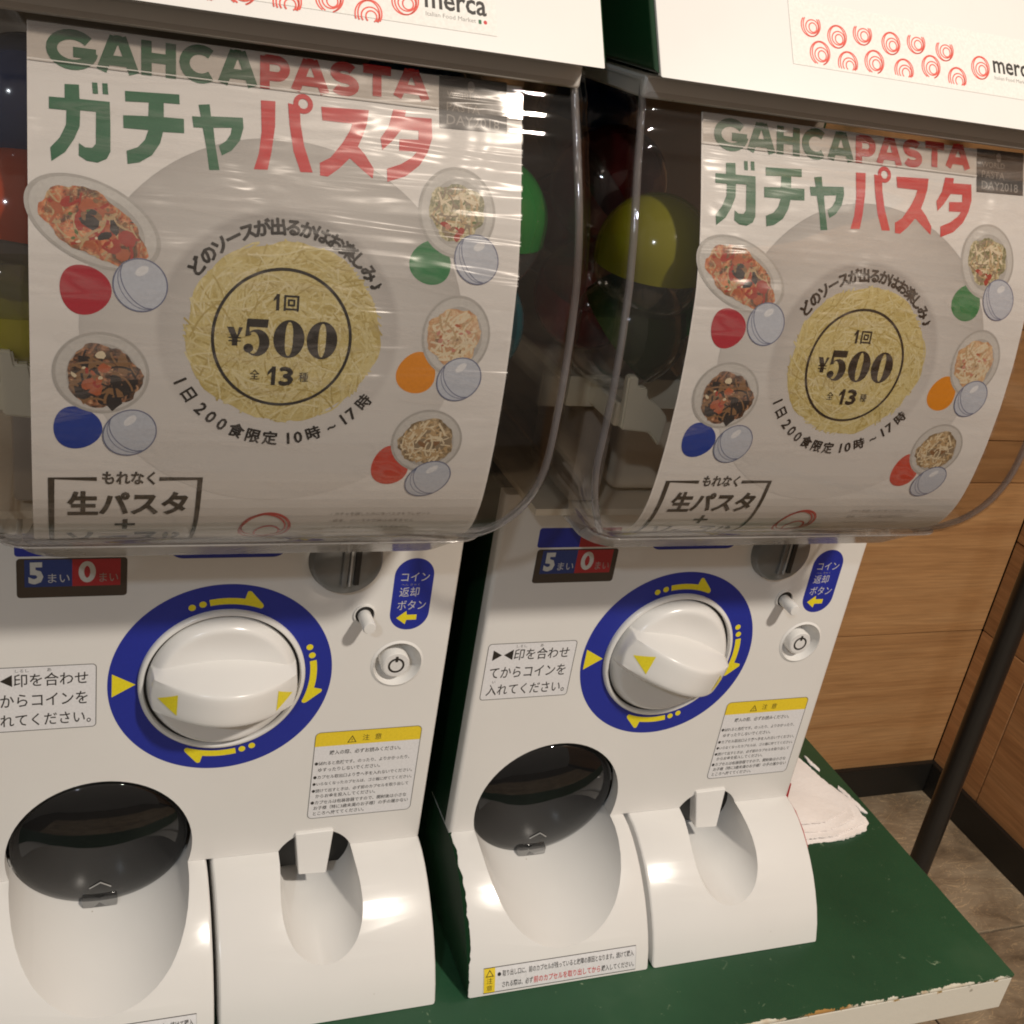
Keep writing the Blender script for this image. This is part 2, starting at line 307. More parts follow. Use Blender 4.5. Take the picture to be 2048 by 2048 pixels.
def green_top():
    m, t, o = nodes_of("worn_green_table_paint"); p = principled(t, (0.02, 0.09, 0.04), 0.42, 0.1)
    v = coords(t); n = nz(t, 5, 5, 0.6, v)
    r = ramp(t, n.outputs[0], [(0.3, (0.008, 0.045, 0.020)), (0.6, (0.015, 0.068, 0.030)), (0.8, (0.038, 0.095, 0.048))])
    n2 = nz(t, 90, 4, 0.7, v, 1.0)
    k = ramp(t, n2.outputs[0], [(0.66, (0, 0, 0)), (0.74, (1, 1, 1))])
    c = mixc(t, k.outputs[0], r.outputs[0], (0.20, 0.27, 0.17))
    # chipped front edge: bare wood and old white paint show along the rim
    s = t.nodes.new("ShaderNodeSeparateXYZ"); t.links.new(v, s.inputs[0])
    n4 = nz(t, 28, 6, 0.75, v)
    e = t.nodes.new("ShaderNodeMapRange"); e.inputs[1].default_value = -0.132; e.inputs[2].default_value = -0.1265
    e.inputs[3].default_value = 0.20; e.inputs[4].default_value = -0.25; t.links.new(s.outputs[1], e.inputs[0])
    a = t.nodes.new("ShaderNodeMath"); a.operation = 'ADD'; t.links.new(e.outputs[0], a.inputs[0]); t.links.new(n4.outputs[0], a.inputs[1])
    k2 = ramp(t, a.outputs[0], [(0.66, (0, 0, 0)), (0.69, (1, 1, 1))])
    edge = ramp(t, nz(t, 13, 3, 0.6, v).outputs[0], [(0.47, (0.42, 0.23, 0.07)), (0.53, (0.68, 0.66, 0.56))])
    c = mixc(t, k2.outputs[0], c, edge.outputs[0])
    t.links.new(c, p.inputs['Base Color']); bump(t, p, nz(t, 160, 3, 0.6, v).outputs[0], 0.2, 0.0006)
    t.links.new(p.outputs[0], o.inputs[0]); return m
GTOP = green_top()
def edge_mat():
    m, t, o = nodes_of("chipped_white_edge_paint"); p = principled(t, (0.7, 0.68, 0.6), 0.5)
    v = coords(t); s = t.nodes.new("ShaderNodeSeparateXYZ"); t.links.new(v, s.inputs[0])
    n = nz(t, 45, 6, 0.75, v)
    e = t.nodes.new("ShaderNodeMapRange"); e.inputs[1].default_value = -0.012; e.inputs[2].default_value = 0.0
    e.inputs[3].default_value = -0.22; e.inputs[4].default_value = 0.14; t.links.new(s.outputs[2], e.inputs[0])
    a = t.nodes.new("ShaderNodeMath"); a.operation = 'ADD'; t.links.new(e.outputs[0], a.inputs[0]); t.links.new(n.outputs[0], a.inputs[1])
    k = ramp(t, a.outputs[0], [(0.585, (0.70, 0.68, 0.60)), (0.61, (0.40, 0.24, 0.08)), (0.72, (0.02, 0.09, 0.04))])
    n5 = nz(t, 60, 2, 0.5, v); k5 = ramp(t, n5.outputs[0], [(0.24, (0.35, 0.33, 0.28)), (0.30, (1, 1, 1))])
    c = mixc(t, 1.0, k.outputs[0], k5.outputs[0], 'MULTIPLY')
    t.links.new(c, p.inputs['Base Color']); bump(t, p, n.outputs[0], 0.35, 0.001)
    t.links.new(p.outputs[0], o.inputs[0]); return m
TEDGE = edge_mat()
def tissue_mat():
    m, t, o = nodes_of("pink_white_tissue"); p = principled(t, (0.78, 0.66, 0.60), 0.9, 0, 0.1)
    p.inputs['Subsurface Weight'].default_value = 0.0
    n = nz(t, 14, 5, 0.6, coords(t)); r = ramp(t, n.outputs[0], [(0.3, (0.88, 0.83, 0.81)), (0.7, (0.93, 0.86, 0.82))])
    t.links.new(r.outputs[0], p.inputs['Base Color']); bump(t, p, nz(t, 60, 5, 0.7, coords(t)).outputs[0], 0.5, 0.002)
    t.links.new(p.outputs[0], o.inputs[0]); return m
TISSUE = tissue_mat()
POLEM = plastic("matt_black_steel", (0.016, 0.015, 0.014), 0.35, 0.15, 0.1)

# ------------------------------------------------------------------ object helpers
def link(name, me, parent=None, loc=None):
    o = bpy.data.objects.new(name, me); COL.objects.link(o)
    if parent: o.parent = parent
    if loc is not None: o.location = loc
    return o
def empty(name, loc, label=None, cat=None, group=None):
    o = bpy.data.objects.new(name, None); COL.objects.link(o); o.location = loc; o.empty_display_size = 0.02
    tag(o, label, cat, group); return o
def tag(o, label=None, cat=None, group=None, kind=None):
    if label: o['label'] = label
    if cat: o['category'] = cat
    if group: o['group'] = group
    if kind: o['kind'] = kind
    return o
def finish(bm, name, mats, parent=None, smooth=None, loc=None):
    me = bpy.data.meshes.new(name)
    bm.normal_update(); bm.to_mesh(me); bm.free()
    for m in (mats if isinstance(mats, (list, tuple)) else [mats]): me.materials.append(m)
    if smooth is not None:
        me.polygons.foreach_set('use_smooth', [True] * len(me.polygons))
        me.set_sharp_from_angle(angle=math.radians(smooth))
    return link(name, me, parent, loc)
def box_bm(x0, x1, y0, y1, z0, z1, bev=0.0, seg=2):
    bm = bmesh.new()
    bmesh.ops.create_cube(bm, size=1)
    bmesh.ops.scale(bm, vec=(x1 - x0, y1 - y0, z1 - z0), verts=bm.verts)
    bmesh.ops.translate(bm, vec=((x0 + x1) / 2, (y0 + y1) / 2, (z0 + z1) / 2), verts=bm.verts)
    if bev: bmesh.ops.bevel(bm, geom=bm.edges[:], offset=bev, segments=seg, affect='EDGES', profile=0.5)
    return bm
def box(name, x0, x1, y0, y1, z0, z1, mat, parent=None, bev=0.0, seg=2, smooth=40):
    return finish(box_bm(x0, x1, y0, y1, z0, z1, bev, seg), name, mat, parent, smooth)
def prism_bm(poly_yz, x0, x1):
    """closed prism: a (y, z) outline extruded along x"""
    bm = bmesh.new()
    a = [bm.verts.new((x0, y, z)) for y, z in poly_yz]; b = [bm.verts.new((x1, y, z)) for y, z in poly_yz]
    n = len(a)
    for i in range(n):
        j = (i + 1) % n; bm.faces.new((a[i], a[j], b[j], b[i]))
    bm.faces.new(a[::-1]); bm.faces.new(b)
    bmesh.ops.recalc_face_normals(bm, faces=bm.faces)
    return bm
def bevel_caps(bm, x0, x1, off, seg=3):
    ed = [e for e in bm.edges if all(abs(v.co.x - x0) < 1e-6 for v in e.verts) or all(abs(v.co.x - x1) < 1e-6 for v in e.verts)]
    bmesh.ops.bevel(bm, geom=ed, offset=off, segments=seg, affect='EDGES', profile=0.5, clamp_overlap=True)
def lathe_bm(prof, cx=0, cz=0, n=48, bm=None):
    """prof: (radius, y) pairs; axis along y through (cx, cz); closes with a pole when radius is 0"""
    bm = bm or bmesh.new(); rings = []
    for r, y in prof:
        if r < 1e-9: rings.append([bm.verts.new((cx, y, cz))])
        else: rings.append([bm.verts.new((cx + r * math.cos(2 * PI * k / n), y, cz + r * math.sin(2 * PI * k / n))) for k in range(n)])
    for a, b in zip(rings, rings[1:]):
        for k in range(n):
            k2 = (k + 1) % n
            if len(a) == 1 and len(b) == 1: continue
            if len(a) == 1: bm.faces.new((a[0], b[k], b[k2]))
            elif len(b) == 1: bm.faces.new((a[k], b[0], a[k2]))
            else: bm.faces.new((a[k], b[k], b[k2], a[k2]))
    bmesh.ops.recalc_face_normals(bm, faces=bm.faces)
    return bm
def boolean(o, cutter, op='DIFFERENCE'):
    md = o.modifiers.new("cut", 'BOOLEAN'); md.object = cutter; md.operation = op; md.solver = 'EXACT'
    dg = bpy.context.evaluated_depsgraph_get()
    me = bpy.data.meshes.new_from_object(o.evaluated_get(dg))
    o.modifiers.clear(); old = o.data; o.data = me
    return o
def kill(o):
    me = o.data; bpy.data.objects.remove(o); bpy.data.meshes.remove(me)
def tube_bm(pts, r, n=10, bm=None, cap=True):
    bm = bm or bmesh.new(); rings = []
    for i, p in enumerate(pts):
        p = Vector(p); a = Vector(pts[max(0, i - 1)]); b = Vector(pts[min(len(pts) - 1, i + 1)])
        d = (b - a).normalized(); u = d.orthogonal() if i == 0 else (u - d * u.dot(d)).normalized()
        u = u.normalized(); w = d.cross(u)
        rings.append([bm.verts.new(p + r * (math.cos(2 * PI * k / n) * u + math.sin(2 * PI * k / n) * w)) for k in range(n)])
    for a, b in zip(rings, rings[1:]):
        for k in range(n): bm.faces.new((a[k], a[(k + 1) % n], b[(k + 1) % n], b[k]))
    if cap: bm.faces.new(rings[0][::-1]); bm.faces.new(rings[-1])
    bmesh.ops.recalc_face_normals(bm, faces=bm.faces)
    return bm

# ------------------------------------------------------------------ flat print wrapped on bent surfaces
class Surf:
    """a surface made of a (y, z) profile swept along x; coordinates are (u = x, s = length down the profile), in mm"""
    def __init__(self, prof, s0=0.0):
        self.p = [Vector((y * 1000, z * 1000)) for y, z in prof]
        self.s = [s0]
        for a, b in zip(self.p, self.p[1:]): self.s.append(self.s[-1] + (b - a).length)
        seg = [(b - a).normalized() for a, b in zip(self.p, self.p[1:])]
        self.n = []
        for i in range(len(self.p)):
            d = (seg[max(0, i - 1)] + seg[min(len(seg) - 1, i)]).normalized()
            self.n.append(Vector((d.y, -d.x)))          # outward: towards -y for a profile that runs down
    def at(self, u, s, off=0.0):
        i = 0
        while i < len(self.s) - 2 and self.s[i + 1] < s: i += 1
        f = (s - self.s[i]) / (self.s[i + 1] - self.s[i])
        p = self.p[i].lerp(self.p[i + 1], f) if 0 <= f <= 1 else self.p[i] + (self.p[i + 1] - self.p[i]) * f
        n = self.n[i].lerp(self.n[i + 1], min(1, max(0, f)))
        return Vector((u, p.x + n.x * off, p.y + n.y * off)) / 1000
FLAT = Surf([(0.0, 0.12), (0.0, -0.134)], -120.0)     # the panel: s = -z
def wrap(shapes, surf, name, parent, off0=0.06, solid=False):
    """shapes: list of (verts [(u, s)], faces, material, layer) -> one mesh laid on the surface"""
    mats = []; bm = bmesh.new(); uvl = bm.loops.layers.uv.new("UVMap")
    for vs, fs, mat, layer in shapes:
        if mat not in mats: mats.append(mat)
        mi = mats.index(mat)
        t = bmesh.new(); vv = [t.verts.new((x, -s, 0)) for x, s in vs]
        for f in fs:
            try: t.faces.new([vv[i] for i in f])
            except ValueError: pass
        bmesh.ops.triangulate(t, faces=[f for f in t.faces if len(f.verts) > 4])
        lo = min(s for _, s in vs); hi = max(s for _, s in vs)
        if len(surf.s) > 2:
            for sv in surf.s:
                if lo + 1e-4 < sv < hi - 1e-4:
                    bmesh.ops.bisect_plane(t, geom=t.verts[:] + t.edges[:] + t.faces[:], dist=1e-5, plane_co=(0, -sv, 0), plane_no=(0, 1, 0))
        t.verts.ensure_lookup_table(); idx = {}
        for v in t.verts: idx[v] = (bm.verts.new(surf.at(v.co.x, -v.co.y, off0 + 0.035 * layer)), v.co.x, v.co.y)
        for f in t.faces:
            loop = [idx[v] for v in f.verts]
            up = sum((a[1] * b[2] - b[1] * a[2]) for a, b in zip(loop, loop[1:] + loop[:1]))
            if up < 0: loop = loop[::-1]
            try: nf = bm.faces.new([l[0] for l in loop])
            except ValueError: continue
            nf.material_index = mi
            for lp, l in zip(nf.loops, loop): lp[uvl].uv = (l[1], l[2])
        t.free()
    me = bpy.data.meshes.new(name); bm.normal_update(); bm.to_mesh(me); bm.free()
    for m in mats: me.materials.append(m)
    return link(name, me, parent)
def poly(pts, mat, layer=0): return (list(pts), [tuple(range(len(pts)))], mat, layer)
def ell(cx, cs, rx, rs, mat, layer=0, rot=0, n=56, a0=0, a1=2 * PI):
    c, s_ = math.cos(rot), math.sin(rot); P = []
    for k in range(n):
        a = a0 + (a1 - a0) * k / n; x, y = rx * math.cos(a), rs * math.sin(a)
        P.append((cx + x * c - y * s_, cs + x * s_ + y * c))
    return poly(P, mat, layer)
def band(pts, w, mat, layer=0, closed=False):
    """a line of width w along pts"""
    n = len(pts); L = []; Rr = []
    for i in range(n):
        a = pts[(i - 1) % n] if closed else pts[max(0, i - 1)]; b = pts[(i + 1) % n] if closed else pts[min(n - 1, i + 1)]
        dx, dy = b[0] - a[0], b[1] - a[1]; l = math.hypot(dx, dy) or 1
        k = 1.0
        if 0 < i < n - 1 or closed:
            d1 = Vector((pts[i][0] - a[0], pts[i][1] - a[1])); d2 = Vector((b[0] - pts[i][0], b[1] - pts[i][1]))
            if d1.length and d2.length:
                k = 1 / max(0.4, math.sqrt(max(0.0, (1 + d1.normalized().dot(d2.normalized())) / 2)))
        L.append((pts[i][0] - dy / l * w / 2 * k, pts[i][1] + dx / l * w / 2 * k)); Rr.append((pts[i][0] + dy / l * w / 2 * k, pts[i][1] - dx / l * w / 2 * k))
    vs = L + Rr; fs = [(i, (i + 1) % n, n + (i + 1) % n, n + i) for i in range(n if closed else n - 1)]
    return (vs, fs, mat, layer)
def ring(cx, cs, rx, rs, w, mat, layer=0, rot=0, n=72, a0=0, a1=2 * PI):
    full = abs(a1 - a0 - 2 * PI) < 1e-6; c, s_ = math.cos(rot), math.sin(rot)
    m = n if full else n + 1; P = []
    for k in range(m):
        a = a0 + (a1 - a0) * k / n; x, y = rx * math.cos(a), rs * math.sin(a)
        P.append((cx + x * c - y * s_, cs + x * s_ + y * c))
    return band(P, w, mat, layer, full)
def rrect(x0, s0, x1, s1, r, mat, layer=0, n=6):
    P = []
    for cx, cy, a in ((x1 - r, s0 + r, -90), (x1 - r, s1 - r, 0), (x0 + r, s1 - r, 90), (x0 + r, s0 + r, 180)):
        for k in range(n + 1):
            t = math.radians(a + 90 * k / n); P.append((cx + r * math.cos(t), cy + r * math.sin(t)))
    return poly(P, mat, layer)
def rrect_line(x0, s0, x1, s1, r, w, mat, layer=0):
    return band(rrect(x0, s0, x1, s1, r, mat)[0], w, mat, layer, True)
_tc = {}
def glyphs(txt, bold=0.0):
    key = (txt, bold)
    if key in _tc: return _tc[key]
    c = bpy.data.curves.new("lettering", 'FONT'); c.body = txt; c.offset = bold; c.resolution_u = 2; c.fill_mode = 'FRONT'
    o = bpy.data.objects.new("lettering", c); COL.objects.link(o)
    me = bpy.data.meshes.new_from_object(o.evaluated_get(bpy.context.evaluated_depsgraph_get()))
    vs = [(v.co.x, v.co.y) for v in me.vertices]; fs = [tuple(p.vertices) for p in me.polygons]
    bpy.data.objects.remove(o); bpy.data.curves.remove(c); bpy.data.meshes.remove(me)
    _tc[key] = (vs, fs); return vs, fs
def text_fit(txt, u0, s0, u1, s1, mat, layer=3, bold=0.0, shear=0.0, drop=0.0):
    vs, fs = glyphs(txt, bold)
    xa, xb = min(v[0] for v in vs), max(v[0] for v in vs); ya, yb = min(v[1] for v in vs), max(v[1] for v in vs)
    P = []
    for x, y in vs:
        fx = (x - xa) / (xb - xa); fy = (y - ya) / (yb - ya)
        u = u0 + (u1 - u0) * fx + shear * fy; P.append((u, s1 + (s0 - s1) * fy + drop * fx))
    return (P, fs, mat, layer)
def text_w(txt, u0, s_base, width, mat, layer=3, bold=0.0, aspect=1.0):
    """set txt from u0 on baseline s_base, scaled to the width"""
    vs, fs = glyphs(txt, bold)
    xa, xb = min(v[0] for v in vs), max(v[0] for v in vs); k = width / (xb - xa)
    return ([(u0 + (x - xa) * k, s_base - y * k * aspect) for x, y in vs], fs, mat, layer)
def bold3(shape, d=0.22):
    vs, fs, mat, layer = shape; n = len(vs); V = list(vs); F = list(fs)
    res = [shape]
    for k, (a, b) in enumerate(((d, 0), (-d, 0), (0, d), (0, -d))): res.append(([(x + a, y + b) for x, y in vs], fs, mat, layer + 0.15 * (k + 1)))
    return res
def text_c(ch, u, s, size, ang, mat, layer=3, bold=0.0):
    """one character centred at (u, s), turned clockwise by ang radians"""
    vs, fs = glyphs(ch, bold)
    xa, xb = min(v[0] for v in vs), max(v[0] for v in vs); cx = (xa + xb) / 2; cy = 0.36
    c, s_ = math.cos(ang), math.sin(ang); P = []
    for x, y in vs:
        px, py = (x - cx) * size, -(y - cy) * size
        P.append((u + px * c - py * s_, s + px * s_ + py * c))
    return (P, fs, mat, layer)

# ------------------------------------------------------------------ the room: floor, walls, skirting (heights are over the floor)
XR, YB = 1.2355, 0.61
def zz(z): return z + H0
floor = finish(box_bm(-1.2, XR + 0.1, -1.6, YB + 0.1, -0.06, -0.004), "floor", GROUT); tag(floor, kind='structure')
tile_me = None
for i in range(6):
    for j in range(6):
        x0 = XR - 0.30 * (i + 1); y0 = YB - 0.30 * (j + 1)
        if tile_me is None:
            t_ = finish(box_bm(0.0015, 0.2985, 0.0015, 0.2985, -0.02, 0.0, 0.0008, 1), "tile", STONE, floor); tile_me = t_.data
        else: t_ = link("tile", tile_me, floor)
        t_.location = (x0, y0, 0)
back = finish(box_bm(-0.9, XR + 0.06, YB + 0.014, YB + 0.06, 0, 2.0), "wall_back", BLACK); tag(back, kind='structure')
side = finish(box_bm(XR + 0.014, XR + 0.06, -1.6, YB + 0.06, 0, 2.0), "wall_right", BLACK); tag(side, kind='structure')
zs = [0.0, zz(-0.404), zz(-0.155), zz(-0.09), zz(0.07), zz(0.30), zz(0.48), zz(0.70), zz(0.86), zz(1.10)]
xj = [[-0.9, 0.15, XR], [-0.9, 0.62, XR], [-0.9, -0.2, 0.7, XR]]
for k, (za, zb) in enumerate(zip(zs, zs[1:])):
    J = xj[k % 3]
    for xa, xb in zip(J, J[1:]):
        box("plank", xa + 0.0007, xb - 0.0007, YB, YB + 0.013, za + 0.0007, zb - 0.0007, WOODX, back, 0.0009, 1)
yj = [[YB, 0.505, -0.55, -1.6], [YB, -0.12, -1.6], [YB, 0.30, -1.6]]
zs[2] = zz(-0.25)
for k, (za, zb) in enumerate(zip(zs, zs[1:])):
    J = yj[k % 3]
    for ya, yb in zip(J, J[1:]):
        box("plank", XR, XR + 0.013, yb + 0.0007, ya - 0.0007, za + 0.0007, zb - 0.0007, WOODY, side, 0.0009, 1)
box("skirting_board", -0.9, XR, YB - 0.010, YB - 0.0005, 0.0, 0.056, SKIRT, back, 0.001, 1)
box("skirting_board", XR - 0.010, XR - 0.0005, -1.6, YB - 0.0105, 0.0, 0.056, SKIRT, side, 0.001, 1)

# pole standing between the table and the wall
pole = empty("black_pole", (0.9, 0.2735, 0), "upright matt black steel pole standing on the stone floor behind the green table", "pole")
finish(lathe_bm([(0, 0), (0.0135, 0), (0.0135, 1.9), (0, 1.9)], n=32), "tube", POLEM, pole, 40).rotation_euler = (PI / 2, 0, 0)
finish(lathe_bm([(0, 0.001), (0.0, 0.001), (0.075, 0.001), (0.075, 0.006), (0.0135, 0.010)], n=40), "base_plate", POLEM, pole, 40).rotation_euler = (PI / 2, 0, 0)

# ------------------------------------------------------------------ table
ZT = zz(-0.206)
table = empty("green_table", (0.1, 0.05, 0), "green painted low table with chipped white front edge under both capsule machines", "table")
def at_table(o): o.location = Vector((0, 0, ZT)) - Vector(table.location); return o
XT0, XT1, YT0, YT1 = -0.75, 0.5605, -0.132, 0.36
tb = box_bm(XT0, XT1, YT0, YT1, -0.0035, 0.0, 0.0012, 2); at_table(finish(tb, "painted_top", GTOP, table, 40))
tb = box_bm(XT0 + 0.0005, XT1 - 0.0005, YT0 + 0.0005, YT1, -0.034, -0.0036, 0.001, 1); at_table(finish(tb, "edge_board", TEDGE, table, 40))
for x in (XT0 + 0.03, XT1 - 0.10):
    for y in (YT0 + 0.06, YT1 - 0.06):
        l_ = box("leg", x, x + 0.04, y - 0.02, y + 0.02, 0.0, ZT - 0.034, GREEN_P, table, 0.002, 1); l_.location = -Vector(table.location)

# ------------------------------------------------------------------ profiles of the machine (y, z) with the dial centre at the origin
PP = [(-60, 362), (-64, 350), (-71, 335), (-78, 320), (-84, 307), (-91, 290), (-97, 270), (-100.5, 245), (-102, 220), (-101.5, 195), (-99.5, 175), (-96.5, 160), (-92, 149), (-86, 140), (-78, 133), (-70, 128), (-58, 124)]
def resample(P, step):
    """smooth the profile a little and give it even steps"""
    zs_ = []; z = P[0][1]
    while z > P[-1][1] + 1e-6: zs_.append(z); z -= 0.5
    zs_.append(P[-1][1])
    def lin(zq):
        for (y0, z0), (y1, z1) in zip(P, P[1:]):
            if z1 <= zq <= z0: return y0 + (y1 - y0) * (z0 - zq) / (z0 - z1)
        return P[0][0] if zq > P[0][1] else P[-1][0]
    ker = [math.exp(-((k / 5.0) ** 2)) for k in range(-7, 8)]; sm = []
    for z in zs_:
        a = sum(kk * lin(z + 1.0 * k) for kk, k in zip(ker, range(-7, 8))) / sum(ker)
        w = min(1, (z - P[-1][1]) / 9.0); sm.append(w * a + (1 - w) * lin(z))
    out_ = [(sm[0] / 1000, zs_[0] / 1000)]; acc = 0
    for i in range(1, len(zs_)):
        acc += math.hypot(sm[i] - sm[i - 1], zs_[i] - zs_[i - 1])
        if acc >= step: out_.append((sm[i] / 1000, zs_[i] / 1000)); acc = 0
    if out_[-1][1] > P[-1][1] / 1000 + 0.001: out_.append((sm[-1] / 1000, P[-1][1] / 1000))
    return out_
PROF = resample(PP, 5.0)
POST = Surf(PROF, 0.0)
s350 = next(s + 0 for s, p in zip(POST.s, POST.p) if p.y <= 350.5)
POST.s = [s - s350 - 0.0 for s in POST.s]
BASE_P = [(0.0, -0.134), (-0.010, -0.1358), (-0.019, -0.1392), (-0.028, -0.1442), (-0.036, -0.1498), (-0.044, -0.1566), (-0.052, -0.1645), (-0.059, -0.1732), (-0.0655, -0.1825), (-0.071, -0.193), (-0.0755, -0.2055)]
BASE = Surf(BASE_P, 0.0)
HEAD_P = [(-0.0155, 0.463), (-0.085, 0.361)]
hl = math.hypot(0.0695, 0.102) * 1000
HEAD = Surf(HEAD_P, -hl)                                # s = 0 on the lip, negative going up

# ------------------------------------------------------------------ poster
def poster(parent_loc, label, seed):
    root = empty("poster", parent_loc, label, "poster", "pasta posters inside the capsule cases")
    S = POST
    # sheet
    sl = [s for s in S.s if s > -0.5]
    vs = []; fs = []
    cols = [-97.5, -60, -20, 20, 60, 102.5]; rows = [0.0] + [s for s in sl if 0.6 < s < 234]
    for s in rows:
        for u in cols: vs.append((u, s))
    nc = len(cols)
    for i in range(len(rows) - 1):
        for j in range(nc - 1): fs.append((i * nc + j, i * nc + j + 1, (i + 1) * nc + j + 1, (i + 1) * nc + j))
    sh = wrap([(vs, fs, PAPER, 0)], S, "sheet", root, -0.05)
    md = sh.modifiers.new("thickness", 'SOLIDIFY'); md.thickness = 0.0003; md.offset = -1
    wrap([ell(0, 113, 79.5, 79.0, PLATE, 0, n=96)], S, "plate_picture", root)
    def strands(cx, cs, rx, rs, n, mats, w, ln, rr_, layer, swirl=0.6):
        out_ = []
        for k in range(n):
            a = rr_.uniform(0, 2 * PI); q_ = math.sqrt(rr_.random()) * 0.93; x, y = q_ * math.cos(a), q_ * math.sin(a)
            h = a + PI / 2 + rr_.uniform(-1.1, 1.1) if rr_.random() < swirl else rr_.uniform(0, PI); cur = rr_.uniform(-0.22, 0.22); P = []
            for _ in range(9):
                if x * x + y * y > 0.97: break
                P.append((cx + x * rx, cs + y * rs)); st = ln / 8 / rx; x += st * math.cos(h); y += st * math.sin(h) * rx / rs; h += cur + rr_.uniform(-0.10, 0.10)
            if len(P) > 3: out_.append(band(P, w * rr_.uniform(0.75, 1.2), mats[rr_.randrange(len(mats))], layer + 0.004 * k))
        return out_
    def bits(cx, cs, rx, rs, n, mats, size, rr_, layer):
        out_ = []
        for k in range(n):
            a = rr_.uniform(0, 2 * PI); q_ = math.sqrt(rr_.random()) * 0.82; x, y = cx + rx * q_ * math.cos(a), cs + rs * q_ * math.sin(a); z_ = size * rr_.uniform(0.5, 1.3); ro = rr_.uniform(0, PI); as_ = rr_.uniform(0.4, 0.9)
            P = []
            for m in range(9):
                t = 2 * PI * m / 9; w = z_ * rr_.uniform(0.7, 1.15); X, Y = w * math.cos(t), w * as_ * math.sin(t); P.append((x + X * math.cos(ro) - Y * math.sin(ro), y + X * math.sin(ro) + Y * math.cos(ro)))
            out_.append(poly(P, mats[rr_.randrange(len(mats))], layer + 0.02 * k))
        return out_
    # spaghetti heap with a ragged outline
    rnd = random.Random(seed); P = []
    for k in range(90):
        a = 2 * PI * k / 90; w = 1 + 0.018 * math.sin(5 * a + 1) + 0.012 * math.sin(11 * a) + rnd.uniform(-0.008, 0.008)
        P.append((1.5 + 40.5 * w * math.cos(a), 113 + 38.2 * w * math.sin(a)))
    wrap([poly(P, F_PASTA, 1)] + strands(1.5, 113, 42.2, 39.8, 620, (NOOD[0], NOOD[1], NOOD[1], NOOD[2], NOOD[2], NOOD[3]), 0.75, 22, rnd, 1.2, 0.8), S, "spaghetti_picture", root)
    # dishes, eggs and capsules
    def egg(cx, cs, w, h, rot, mat, layer=1):
        P = []
        for k in range(48):
            a = 2 * PI * k / 48; y = math.sin(a); x = math.cos(a) * (1 - 0.16 * -y)
            px, py = x * w, y * h; c, s_ = math.cos(rot), math.sin(rot); P.append((cx + px * c - py * s_, cs + px * s_ + py * c))
        return poly(P, mat, layer)
    RR = random.Random(11)
    def rotd(shapes, cx, cs, rot):
        c, s_ = math.cos(rot), math.sin(rot)
        return [([(cx + (x - cx) * c - (y - cs) * s_, cs + (x - cx) * s_ + (y - cs) * c) for x, y in vs_], f_, m_, l_) for vs_, f_, m_, l_ in shapes]
    TOP = {1: lambda x, y, a, b, ro: rotd(strands(x, y, a, b, 40, (FD['red'], FD['orange'], FD['tan']), 1.0, 12, RR, 5.1) + bits(x, y, a, b, 16, (FD['red'], FD['red'], FD['orange']), 3.4, RR, 5.6) + bits(x + 1, y, a * 0.5, b * 0.6, 6, (FD['black'], FD['brown'], FD['black']), 3.4, RR, 6.0) + bits(x, y, a, b, 9, (FD['cream'], FD['brown'], FD['green']), 1.3, RR, 6.2), x, y, ro),
           2: lambda x, y, a, b, ro: rotd(bits(x, y, a, b, 26, (FD['black'], FD['black'], FD['brown']), 4.2, RR, 5.1) + strands(x, y, a, b, 24, (FD['black'], FD['brown']), 0.9, 12, RR, 5.7) + bits(x - 3, y + 2, a * 0.6, b * 0.7, 8, (FD['orange'], FD['red'], FD['orange']), 2.6, RR, 6.0) + bits(x, y, a, b, 4, (FD['cream'],), 1.7, RR, 6.3), x, y, ro),
           3: lambda x, y, a, b, ro: strands(x, y, a, b, 60, (FD['cream'], FD['tan'], FD['mush']), 0.9, 9, RR, 5.1) + bits(x, y, a, b, 22, (FD['green'], FD['cream'], FD['mush']), 1.3, RR, 5.8) + bits(x, y + 7, a * 0.7, b * 0.4, 7, (FD['red'], FD['pink'], FD['brown']), 1.8, RR, 6.3),
           4: lambda x, y, a, b, ro: strands(x, y, a, b, 75, (FD['cream'], FD['tan'], FD['cream']), 0.95, 10, RR, 5.1) + bits(x, y, a, b, 13, (FD['orange'], FD['brown'], FD['pink']), 1.3, RR, 6.0),
           5: lambda x, y, a, b, ro: rotd(strands(x, y, a, b, 70, (FD['cream'], FD['tan'], FD['tan']), 0.9, 10, RR, 5.1) + bits(x + 2, y + 2, a * 0.8, b * 0.8, 14, (FD['mush'], FD['brown'], FD['mush']), 2.2, RR, 5.9) + strands(x, y, a, b, 14, (FD['cream'],), 0.6, 8, RR, 6.3), x, y, ro)}
    def dish(cx, cs, rx, rs, rot, fx, fs_, frx, frs, mat, nm, frot=0.0, sd=1):
        r2 = random.Random(sd + seed * 0); P = []; top = TOP[sd]
        for k in range(56):
            a = 2 * PI * k / 56; w = 1 + 0.05 * math.sin(3 * a + sd) + 0.04 * math.sin(7 * a + 2 * sd) + r2.uniform(-0.035, 0.035)
            x, y = frx * w * math.cos(a), frs * w * math.sin(a); c, s_ = math.cos(frot), math.sin(frot)
            P.append((fx + x * c - y * s_, fs_ + x * s_ + y * c))
        wrap([ell(cx, cs, rx, rs, DISH, 2, rot), ell(cx, cs, rx * 0.93, rs * 0.93, DISH2, 3, rot), ell(cx + 0.4, cs + 0.6, rx * 0.74, rs * 0.76, DISH, 4, rot), poly(P, mat, 5)] + top(fx, fs_, frx * 0.97, frs * 0.97, frot), S, nm, root)
